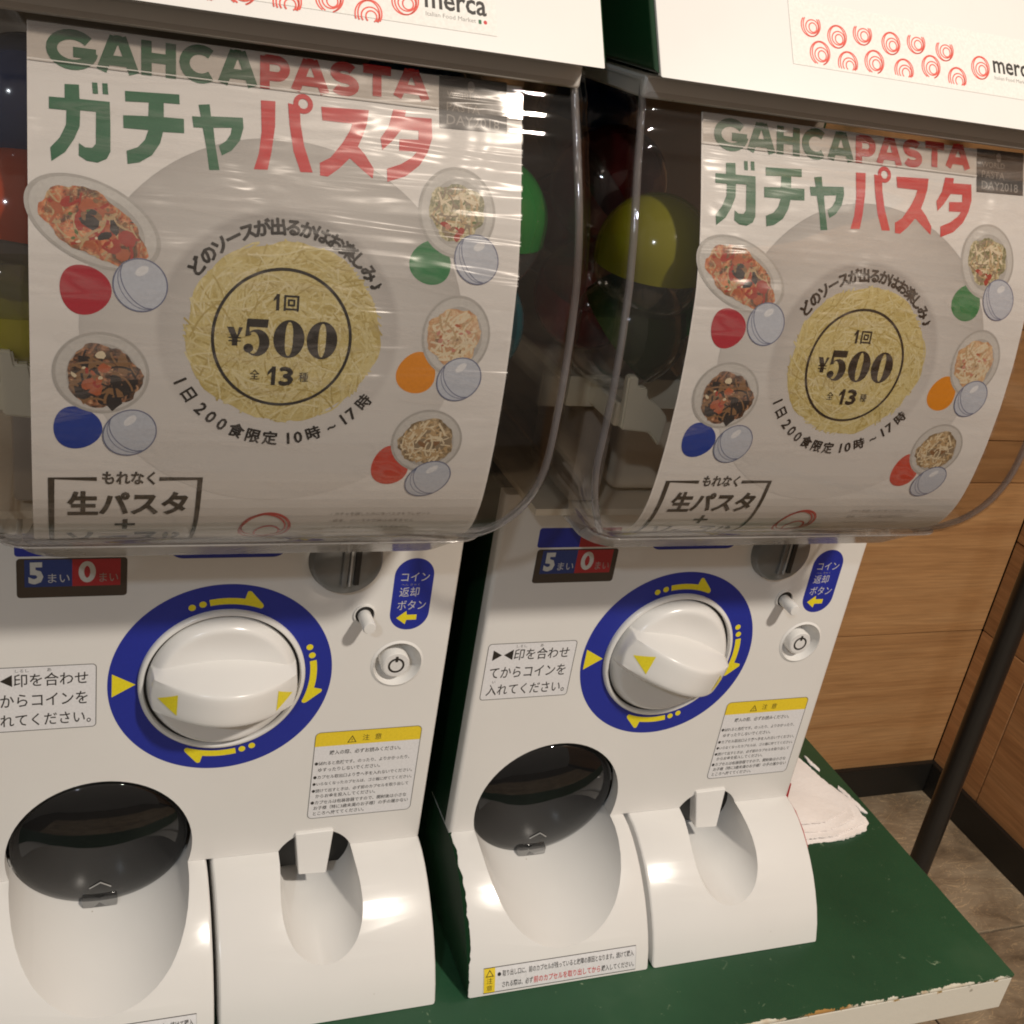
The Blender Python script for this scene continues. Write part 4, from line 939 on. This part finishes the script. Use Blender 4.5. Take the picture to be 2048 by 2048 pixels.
    for base in (0, -90, -180):
        ar = []
        def pc(deg, r): t = math.radians(deg + base); return (r * math.cos(t), -r * math.sin(t))
        ar.append(ell(*pc(111.6, 52.3), 2.0, 2.0, YELLOW, 1, n=20)); ar.append(ell(*pc(105.0, 52.3), 2.0, 2.0, YELLOW, 1, n=20))
        inner = [pc(100.8 - (100.8 - 70) * k / 10, 50.3) for k in range(11)]; outer = [pc(100.8 - (100.8 - 80) * k / 8, 54.3) for k in range(9)]
        tip = [pc(79.6, 59.0), pc(78.6, 59.6), pc(77.6, 59.4), pc(68.6, 53.4), pc(67.4, 52.2), pc(67.6, 50.8), pc(68.8, 50.2)]
        ar.append(poly(outer + tip + inner[::-1], YELLOW, 1)); child(wrap(ar, FLAT, "turn_arrow", None, 0.1))
    child(wrap([poly([(-60.8, -7.4), (-48.2, 0.2), (-60.8, 7.9)], YELLOW, 1)], FLAT, "start_mark", None, 0.1))
    child(finish(lathe_bm([(0.0472, 0.0), (0.0470, -0.0022), (0.0458, -0.0034), (0.0446, -0.0034), (0.0440, -0.0022), (0.0440, 0.0)], n=96), "dial_collar", WHITE_G, None, 50))
    child(finish(lathe_bm([(0.0440, -0.0003), (0.0, -0.0003)], n=64), "dial_gap", BLACK))
    kb = empty("dial_knob", (0, 0, 0)); kb.location = (0, 0, 0); child(kb); kb.rotation_euler = (0, knob_rot, 0)
    Rk = 0.0425; bm = bmesh.new(); grid = []; nx = 110
    for i in range(nx + 1):
        x = -Rk * math.cos(PI * i / nx) * 0.99995; ze = math.sqrt(max(1e-12, Rk * Rk - x * x)); kbw = min(wide(x), 0.90 * ze); ktw = min(0.0098, 0.80 * kbw)
        pos = [ktw * k / 5 for k in range(6)] + [ktw + (kbw - ktw) * k / 12 for k in range(1, 13)] + [kbw + (ze - kbw) * math.sin(PI / 2 * k / 16) for k in range(1, 17)]
        row = []
        for z in [-p for p in pos[:0:-1]] + pos: row.append(bm.verts.new((x, -knob_h(x, z, min(Rk, math.hypot(x, z)), Rk), z)))
        grid.append(row)
    for a, b in zip(grid, grid[1:]):
        for k in range(len(a) - 1): bm.faces.new((a[k], b[k], b[k + 1], a[k + 1]))
    be = [e for e in bm.edges if e.is_boundary]
    ex = bmesh.ops.extrude_edge_only(bm, edges=be)
    for v in [v for v in ex['geom'] if isinstance(v, bmesh.types.BMVert)]: v.co.y = -0.0004
    bmesh.ops.remove_doubles(bm, verts=bm.verts, dist=1e-6)
    bmesh.ops.recalc_face_normals(bm, faces=bm.faces)
    kd = finish(bm, "knob_grip", WHITE_G, kb, 50)
    for sg in (-1, 1):     # yellow marks near both ends of the bar
        P = [(sg * 0.0375, 0.0), (sg * 0.0275, 0.0068), (sg * 0.0275, -0.0068)]
        bm = bmesh.new(); n_ = 8; rows = []
        for i in range(n_ + 1):
            f = i / n_; x = P[0][0] + (P[1][0] - P[0][0]) * f; hw = P[1][1] * f
            rows.append([bm.verts.new((x, -knob_h(x, hw * g, math.hypot(x, hw * g), Rk) - 0.0003, hw * g)) for g in ((0,) if i == 0 else (-1, 0, 1))])
        bm.faces.new((rows[0][0], rows[1][0], rows[1][1])); bm.faces.new((rows[0][0], rows[1][1], rows[1][2]))
        for a, b in zip(rows[1:], rows[2:]):
            for k in range(2): bm.faces.new((a[k], b[k], b[k + 1], a[k + 1]))
        bmesh.ops.recalc_face_normals(bm, faces=bm.faces); finish(bm, "knob_mark", YELLOW, kb, 60)
    # coin slot
    cm = empty("coin_slot", (0, 0, 0)); child(cm)
    b = lathe_bm([(0.0215, -0.0001), (0.0206, -0.0012), (0.0203, -0.0045), (0.0190, -0.0062), (0.0100, -0.0078), (0, -0.0082)], 0.0645, 0.0778, 64); finish(b, "slot_disc", GREYM, cm, 45)
    box("slot_rib", 0.0608, 0.0638, -0.0100, -0.0060, 0.0640, 0.0960, GREYM, cm, 0.0005, 1)
    box("slot_rib", 0.0650, 0.0662, -0.0094, -0.0060, 0.0645, 0.0960, STEEL, cm, 0.0003, 1)
    box("slot_opening", 0.0680, 0.0712, -0.0091, -0.0060, 0.0650, 0.0940, BLACK, cm, 0.0003, 1)
    # counter window
    cw = empty("price_counter", (0, 0, 0)); child(cw)
    wrap([rrect(-108.4, -81.4, -53.8, -58.0, 2.0, WINF, 0), poly([(-104.5, -80.6), (-81.3, -80.6), (-81.3, -64.5), (-104.5, -64.5)], DRUMB, 1), poly([(-81.3, -80.6), (-57.2, -80.6), (-57.2, -64.5), (-81.3, -64.5)], DRUMR, 1)], FLAT, "counter_window", cw, 0.1)
    wrap([text_fit("5", -102.6, -79.2, -95.4, -66.2, NUMW, 3, 0.045), text_fit("まい", -93.2, -72.2, -82.6, -66.8, LGREY, 3, 0.0), ring(-73.9, -73.0, 2.9, 5.0, 2.7, NUMW, 3, n=40), text_fit("まい", -67.8, -72.2, -58.4, -66.8, GREYI, 3, 0.0)], FLAT, "counter_numbers", cw, 0.1)
    child(wrap([rrect(-109.2, -96, -54.6, -82.6, 1.8, BLUE, 0), poly([(-81.4, -96), (-54.6, -96), (-54.6, -84.4), (-56.2, -82.6), (-81.4, -82.6)], DRUMR, 1)], FLAT, "counter_header_strip", None))
    child(wrap([rrect(-33.0, -104, 31.0, -79.8, 8.0, BLUE, 0)], FLAT, "blue_label", None))
    # instruction sticker
    T = [rrect(-129.2, -15.0, -69.0, 26.8, 2.2, STKW, 0), rrect_line(-129.2, -15.0, -69.0, 26.8, 2.2, 0.4, INK, 1)]
    T += [poly([(-125.4, -10.4), (-125.4, -2.6), (-119.2, -6.5)], INK, 1), poly([(-111.8, -10.4), (-111.8, -2.6), (-118.0, -6.5)], INK, 1)]
    T += [text_fit("印を合わせ", -111.0, -10.8, -73.2, -2.2, INK, 1, 0.008), text_fit("てからコインを", -125.6, 2.4, -73.4, 10.8, INK, 1, 0.008), text_fit("入れてください。", -125.8, 15.4, -71.6, 23.8, INK, 1, 0.008)]
    T += [text_fit("しるし", -110.2, -13.6, -103.4, -11.7, INK, 1), text_fit("あ", -94.2, -13.8, -92.0, -11.6, INK, 1), text_fit("い", -122.6, 12.6, -120.6, 14.4, INK, 1)]
    child(wrap(T, FLAT, "instruction_sticker", None))
    # return button label
    T = [rrect(94.4, -77.2, 118.4, -28.6, 11.8, BLUE, 0, 12), text_fit("コイン", 98.6, -67.6, 115.8, -61.8, LGREY, 1), text_fit("返却", 98.6, -57.8, 110.6, -51.4, LGREY, 1), text_fit("ボタン", 98.4, -48.8, 115.8, -42.4, LGREY, 1), text_fit("へん きゃく", 99.2, -60.3, 110.4, -58.8, GREYI, 1)]
    T.append(poly([(98.6, -36.9), (104.4, -41.6), (104.9, -38.9), (111.0, -38.9), (111.0, -35.4), (104.9, -35.4), (104.4, -32.4)], YELLOW, 1))
    child(wrap(T, FLAT, "return_button_label", None))
    # return button
    rb = empty("return_button", (0, 0, 0)); child(rb)
    finish(lathe_bm([(0.0058, -0.0003), (0.0, -0.0003)], 0.0790, 0.0405, 32), "button_hole", BLACK, rb)
    finish(lathe_bm([(0.0066, 0.0), (0.0066, -0.0012), (0.0058, -0.0014), (0.0056, -0.0003)], 0.0790, 0.0405, 32), "button_bezel", WHITE, rb, 40)
    finish(lathe_bm([(0.0040, 0.0), (0.0040, -0.0140), (0.0034, -0.0150), (0, -0.0152)], 0.0790, 0.0395, 28), "button_pin", WHITE_G, rb, 40)
    # lock
    lk = empty("lock", (0, 0, 0)); child(lk)
    finish(lathe_bm([(0.0165, -0.00015), (0.0150, -0.0010), (0.0142, 0.0004), (0.0128, 0.0060), (0.0110, 0.0088), (0.0, 0.0088)], 0.1030, 0.0045, 48), "lock_recess", WHITE_G, lk, 60)
    finish(lathe_bm([(0.0088, 0.0088), (0.0088, -0.0002), (0.0080, -0.0012), (0.0, -0.0012)], 0.1022, 0.0040, 40), "lock_barrel", WHITE_G, lk, 40)
    wrap([ell(102.2, -4.0, 7.6, 7.6, WHITEI, 0, n=40), ring(102.2, -4.0, 4.5, 4.5, 1.35, INK, 1, n=40), rrect(101.3, -10.4, 103.1, -6.4, 0.4, INK, 2, 2)], FLAT, "key_mark", lk, 1.4)
    # caution sticker
    T = [rrect(57.6, 43.1, 125.0, 109.6, 3.2, STKW, 0), rrect_line(57.6, 43.1, 125.0, 109.6, 3.2, 0.35, INK, 3)]
    hd = rrect(57.6, 43.1, 125.0, 60, 3.2, YELH, 1); hd = ([(u, min(s, 53.6)) for u, s in hd[0]], hd[1], YELH, 1); T.append(hd)
    T += [band([(78.2, 51.8), (80.7, 47.2), (83.2, 51.8)], 0.5, INK, 2, True), text_fit("!", 80.4, 49.2, 81.0, 51.4, INK, 2), text_fit("注", 87.4, 46.6, 91.6, 51.2, INK, 2), text_fit("意", 95.2, 46.6, 99.4, 51.2, INK, 2)]
    for tx, u_, s_, w_ in (("購入の際、必ずお読みください。", 67.4, 60.2, 45.5), ("●倒れると危険です。のったり、よりかかったり、", 58.8, 67.8, 60.8), ("ゆすったりしないでください。", 61.4, 72.9, 39.5), ("●カプセル取出口より奥へ手を入れないでください。", 58.8, 78.4, 63.8),
                           ("●いらなくなったカプセルは、ゴミ箱に捨ててください。", 58.8, 83.6, 64.2), ("●続けて出すときは、必ず前のカプセルを取り出して", 58.8, 89.0, 62.6), ("からお金を投入してください。", 61.4, 93.4, 38.5),
                           ("●カプセルは包装容器ですので、開封後は小さな", 58.8, 98.4, 62.4), ("お子様（特に3歳未満のお子様）の手の届かない", 61.0, 102.8, 61.8), ("ところへ捨ててください。", 61.0, 107.2, 33.0)):
        T.append(text_w(tx, u_, s_, w_, INK, 1, 0.012, 1.12))
    child(wrap(T, FLAT, "caution_sticker", None))
    # lid
    ld = empty("capsule_lid", (-0.0655, 0.003, -0.0705)); ld.parent = root; put(ld); ld.rotation_euler = (0.11, 0, 0)
    Rl = 0.0512; pr = [(0, -0.0085), (0.016, -0.0078), (0.030, -0.0055), (0.042, -0.0020), (0.0485, 0.0008), (Rl, 0.0030)]
    b = lathe_bm(pr, 0, -Rl, 72); lo = finish(b, "lid_dome", LIDM, ld, 60)
    md = lo.modifiers.new("wall", 'SOLIDIFY'); md.thickness = 0.0018; md.offset = 1
    finish(lathe_bm([(Rl - 0.0022, 0.0016), (Rl - 0.0010, 0.0004), (Rl + 0.0004, 0.0022), (Rl + 0.0004, 0.0062), (Rl - 0.0022, 0.0062), (Rl - 0.0022, 0.0016)], 0, -Rl, 72), "lid_rim", BLACK, ld, 40)
    b = box_bm(-0.0105, 0.0105, -0.0062, 0.0030, -2 * Rl + 0.0020, -2 * Rl + 0.0088, 0.0012, 2); finish(b, "lid_tab", clear("smoked_tab_plastic", (0.70, 0.70, 0.70), 0.05, 0, (1, 1, 1), 0.30, (0.20, 0.20, 0.20), 0.12) if "smoked_tab_plastic" not in MATS else MATS["smoked_tab_plastic"], ld, 40)
    bm = tube_bm([(-0.0062, -0.0078, -2 * Rl + 0.0225), (0.0, -0.0092, -2 * Rl + 0.0285), (0.0062, -0.0078, -2 * Rl + 0.0225)], 0.0004, 6); finish(bm, "lid_arrow", STEEL, ld)
    box("lid_notch", -0.0095, 0.0095, -0.0062, 0.0010, -2 * Rl - 0.0048, -2 * Rl - 0.0016, STEEL, ld, 0.001, 2)
    # pick-up sticker on the curved tray
    s0 = BASE.s[-1]; sa, sb = s0 - 18.2, s0 - 1.6
    T = [poly([(-123.5, sa), (-13.6, sa), (-13.6, sb), (-123.5, sb)], STKW, 0), band([(-123.5, sa), (-13.6, sa), (-13.6, sb), (-123.5, sb)], 0.35, INK, 2, True), poly([(-123.3, sa + .2), (-115.6, sa + .2), (-115.6, sb - .2), (-123.3, sb - .2)], YELH, 1)]
    T += [band([(-121.8, sa + 5.6), (-119.4, sa + 1.6), (-117.0, sa + 5.6)], 0.5, INK, 2, True), text_fit("注", -121.4, sa + 6.6, -117.4, sa + 10.6, INK, 2), text_fit("意", -121.4, sa + 11.6, -117.4, sa + 15.4, INK, 2)]
    T += [text_fit("取り出し口に、前のカプセルが残っていると故障の原因となります。続けて購入", -110.6, sa + 2.6, -15.4, sa + 6.8, INK, 2, 0.012), ell(-112.8, sa + 4.9, 1.3, 1.3, INK, 2, n=16), text_fit("される際は、必ず", -110.6, sa + 10.2, -89.0, sa + 14.4, INK, 2, 0.012),
          text_fit("前のカプセルを取り出してから", -88.4, sa + 9.8, -40.0, sa + 14.6, REDI, 2, 0.015), text_fit("購入してください。", -39.2, sa + 10.2, -15.0, sa + 14.4, INK, 2, 0.012)]
    child(wrap(T, BASE, "pickup_sticker", None, 0.12))
    # ragged green overpaint on the left rim
    if ragged:
        rnd = random.Random(4); vs = []; n_ = 60; s_end = BASE.s[-1] - 0.2; x = 1.5
        for k in range(n_ + 1):
            s = s_end * k / n_; x = max(0.2, min(2.9, x + rnd.uniform(-0.9, 0.9))); f = 1.0 if k > 3 else 2.0
            vs += [(-134.9, s), (-134.9 + 0.7 + x * f * 0.8, s)]
        fs = [(2 * k, 2 * k + 1, 2 * k + 3, 2 * k + 2) for k in range(n_)]
        child(wrap([(vs, fs, GREEN_M, 0)], BASE, "paint_overrun", None, 0.3))
    return root

OFF = 0.29
m1 = machine(0.0, "white fronted capsule machine at left, cut by the photo edge, with level dial bar", 0.02, False)
m2 = machine(OFF, "white fronted capsule machine on the right next to the bare table, dial bar turned clockwise", 0.32, True)
poster((0, 0, H0), "pasta price poster with curled lower edge inside the left machine's clear case", 3)
poster((OFF, 0, H0), "pasta price poster inside the right machine's clear case, above the bare green table side", 5)

# ------------------------------------------------------------------ capsules
CAPM = {'lemon': tinted("lemon_capsule_plastic", (0.55, 0.50, 0.04)), 'green': tinted("green_capsule_plastic", (0.015, 0.17, 0.03)), 'yellow': tinted("yellow_capsule_plastic", (0.21, 0.20, 0.012)), 'red': tinted("red_capsule_plastic", (0.55, 0.03, 0.03)),
        'orange': tinted("orange_capsule_plastic", (0.42, 0.06, 0.02)), 'blue': tinted("blue_capsule_plastic", (0.012, 0.035, 0.13)), 'teal': tinted("teal_capsule_plastic", (0.012, 0.08, 0.10)),
        'dark': tinted("dark_green_capsule_plastic", (0.03, 0.045, 0.015)), 'maroon': tinted("maroon_capsule_plastic", (0.09, 0.006, 0.008)), 'black': tinted("black_capsule_plastic", (0.02, 0.02, 0.02))}
CR = 0.030
def half(a0, a1, r=CR, lip=0.0):
    pr = [(r * math.cos(math.radians(a)) if a < 90 else 0, r * math.sin(math.radians(a)) + lip) for a in range(a0, a1 + 1, 6)]
    return pr
cap_top = lathe_bm([(CR, -0.006)] + half(0, 90), n=40); cap_bot = lathe_bm([(CR * 0.965, -0.001)] + [(x * 0.965, -y * 0.965 - 0.006) for x, y in half(0, 90)], n=40)
me_t = bpy.data.meshes.new("cap_shell"); cap_top.to_mesh(me_t); me_b = bpy.data.meshes.new("clear_shell"); cap_bot.to_mesh(me_b)
for me_ in (me_t, me_b): me_.polygons.foreach_set('use_smooth', [True] * len(me_.polygons))
me_b.materials.append(CAPCLEAR)
tops = {}
def capsule(m, x, y, z, col, rot, label):
    o = empty("toy_capsule", (x + m * OFF, y, z + H0), label, "capsule", "capsules heaped inside the machine cases")
    if col not in tops: tops[col] = me_t.copy(); tops[col].materials.append(CAPM[col])
    a = link("cap_shell", tops[col], o); b = link("clear_shell", me_b, o)
    for c in (a, b): c.rotation_euler = rot
    return o
UP = (PI / 2, 0, 0)
capsule(0, 0.0985, -0.052, 0.286, 'green', (PI / 2 + 0.08, 0.05, 0), "green and clear capsule peeping out right of the left poster")
capsule(0, 0.098, -0.045, 0.2345, 'teal', (PI / 2 + 1.2, 0.5, 0), "teal capsule just above the hook right of the left poster")
capsule(0, 0.060, -0.035, 0.234, 'red', (0.4, 0.2, 0), "red capsule behind the lower right of the left poster")
capsule(0, 0.096, 0.020, 0.234, 'dark', (1.2, 0.9, 0), "dark green capsule behind the teal one in the left machine")
capsule(0, 0.090, 0.015, 0.292, 'maroon', (PI / 2, 0.4, 0), "maroon capsule behind the green one in the left machine")
capsule(0, -0.0990, -0.030, 0.309, 'blue', (2.6, 0.2, 0), "blue capsule at the top left, left of the left poster")
capsule(0, -0.1005, -0.050, 0.2690, 'orange', (PI / 2 - 0.1, 0.1, 0), "orange capsule at the photo's left edge beside the left poster")
capsule(0, -0.1035, -0.045, 0.2330, 'lemon', (-PI / 2 + 0.2, 0, 0), "yellow capsule at the photo's left edge, resting on the cream tray")
capsule(0, -0.090, 0.072, 0.240, 'black', (1.0, 0, 0), "black capsule behind the yellow one at the left edge")
capsule(0, -0.093, 0.022, 0.298, 'dark', (1.0, 1, 0), "dark green capsule behind the blue one at the left edge")
capsule(1, -0.0985, -0.050, 0.2760, 'yellow', (PI / 2 + 0.12, -0.04, 0), "yellow and clear capsule left of the right poster")
capsule(1, -0.0985, -0.040, 0.2338, 'dark', (1.9, 0.7, 0), "dark green capsule under the yellow one in the right machine")
capsule(1, -0.099, 0.018, 0.2340, 'red', (-PI / 2 + 0.3, 0.1, 0), "red capsule lying low on the cream tray of the right machine")
capsule(1, -0.0975, 0.016, 0.298, 'maroon', (PI / 2, 0.9, 0), "maroon capsule behind the yellow one in the right machine")
capsule(1, -0.092, 0.075, 0.325, 'blue', (PI / 2, 0.2, 0), "blue capsule highest and farthest back in the right machine")
capsule(1, -0.040, -0.030, 0.234, 'green', (PI / 2, 0.2, 0), "green capsule behind the lower left of the right poster")
capsule(1, 0.085, 0.02, 0.234, 'dark', (0.7, 0.2, 0), "dark green capsule at the far right of the right machine")

capsule(0, 0.093, 0.078, 0.262, 'yellow', (1.9, 0.3, 0), "yellow capsule deep in the left machine, right of its poster")
capsule(0, 0.0955, 0.080, 0.322, 'blue', (1.2, 0.3, 0), "blue capsule deep in the left machine near the case top")
capsule(1, -0.0945, 0.078, 0.262, 'orange', (1.2, 0.8, 0), "orange capsule deep in the right machine behind the maroon one")

# ------------------------------------------------------------------ torn tissue sheets on the table
tis = empty("tissue_stack", (0.49, 0.07, ZT), "torn pinkish white tissue sheets lying on the table beside the right machine", "tissue paper")
def sheet(poly_, z, th, seed, nm, amp=0.0018):
    rnd = random.Random(seed); P = []
    for (a, b) in zip(poly_, poly_[1:] + poly_[:1]):
        n_ = max(2, int(math.hypot(b[0] - a[0], b[1] - a[1]) / 0.0022))
        for k in range(n_): f = k / n_; P.append((a[0] + (b[0] - a[0]) * f + rnd.uniform(-amp, amp), a[1] + (b[1] - a[1]) * f + rnd.uniform(-amp, amp)))
    bm = bmesh.new(); cx = sum(p[0] for p in P) / len(P); cy = sum(p[1] for p in P) / len(P)
    rows = []
    for j in range(1, 9):
        f = j / 8.0; row = []
        for x, y in P:
            X, Y = cx + (x - cx) * f, cy + (y - cy) * f
            row.append(bm.verts.new((X, Y, z + th * (1 - 0.55 * f ** 3) + 0.0012 * math.sin(X * 90 + seed) * math.cos(Y * 75 + seed))))
        rows.append(row)
    c = bm.verts.new((cx, cy, z + th)); n_ = len(P)
    for k in range(n_): bm.faces.new((c, rows[0][k], rows[0][(k + 1) % n_]))
    for a, b in zip(rows, rows[1:]):
        for k in range(n_): bm.faces.new((a[k], b[k], b[(k + 1) % n_], a[(k + 1) % n_]))
    low = [bm.verts.new((v.co.x, v.co.y, z)) for v in rows[-1]]
    for k in range(n_): bm.faces.new((rows[-1][k], low[k], low[(k + 1) % n_], rows[-1][(k + 1) % n_]))
    bmesh.ops.recalc_face_normals(bm, faces=bm.faces)
    o = finish(bm, nm, TISSUE, tis, 70); o.location = (-0.49, -0.07, 0); return o
sheet([(0.428, 0.020), (0.512, 0.019), (0.540, 0.026), (0.548, 0.036), (0.545, 0.060), (0.538, 0.098), (0.532, 0.122), (0.428, 0.150)], 0.0005, 0.0020, 2, "tissue_sheet", 0.0007)
sheet([(0.430, 0.024), (0.505, 0.022), (0.541, 0.033), (0.547, 0.058), (0.537, 0.096), (0.530, 0.126), (0.430, 0.150)], 0.0028, 0.0020, 9, "tissue_sheet", 0.0006)
sheet([(0.430, 0.030), (0.500, 0.027), (0.533, 0.037), (0.541, 0.060), (0.531, 0.094), (0.525, 0.128), (0.430, 0.150)], 0.0052, 0.0022, 14, "tissue_sheet", 0.0005)
sheet([(0.430, 0.036), (0.502, 0.034), (0.528, 0.044), (0.534, 0.064), (0.527, 0.096), (0.520, 0.130), (0.430, 0.150)], 0.0078, 0.0024, 21, "tissue_sheet", 0.0005)
sheet([(0.546, 0.078), (0.549, 0.050), (0.5535, 0.045), (0.5500, 0.084)], 0.0004, 0.0010, 5, "tissue_scrap", 0.0006)
sheet([(0.5390, 0.118), (0.5430, 0.104), (0.5455, 0.106), (0.5410, 0.126)], 0.0004, 0.0010, 6, "tissue_scrap", 0.0006)
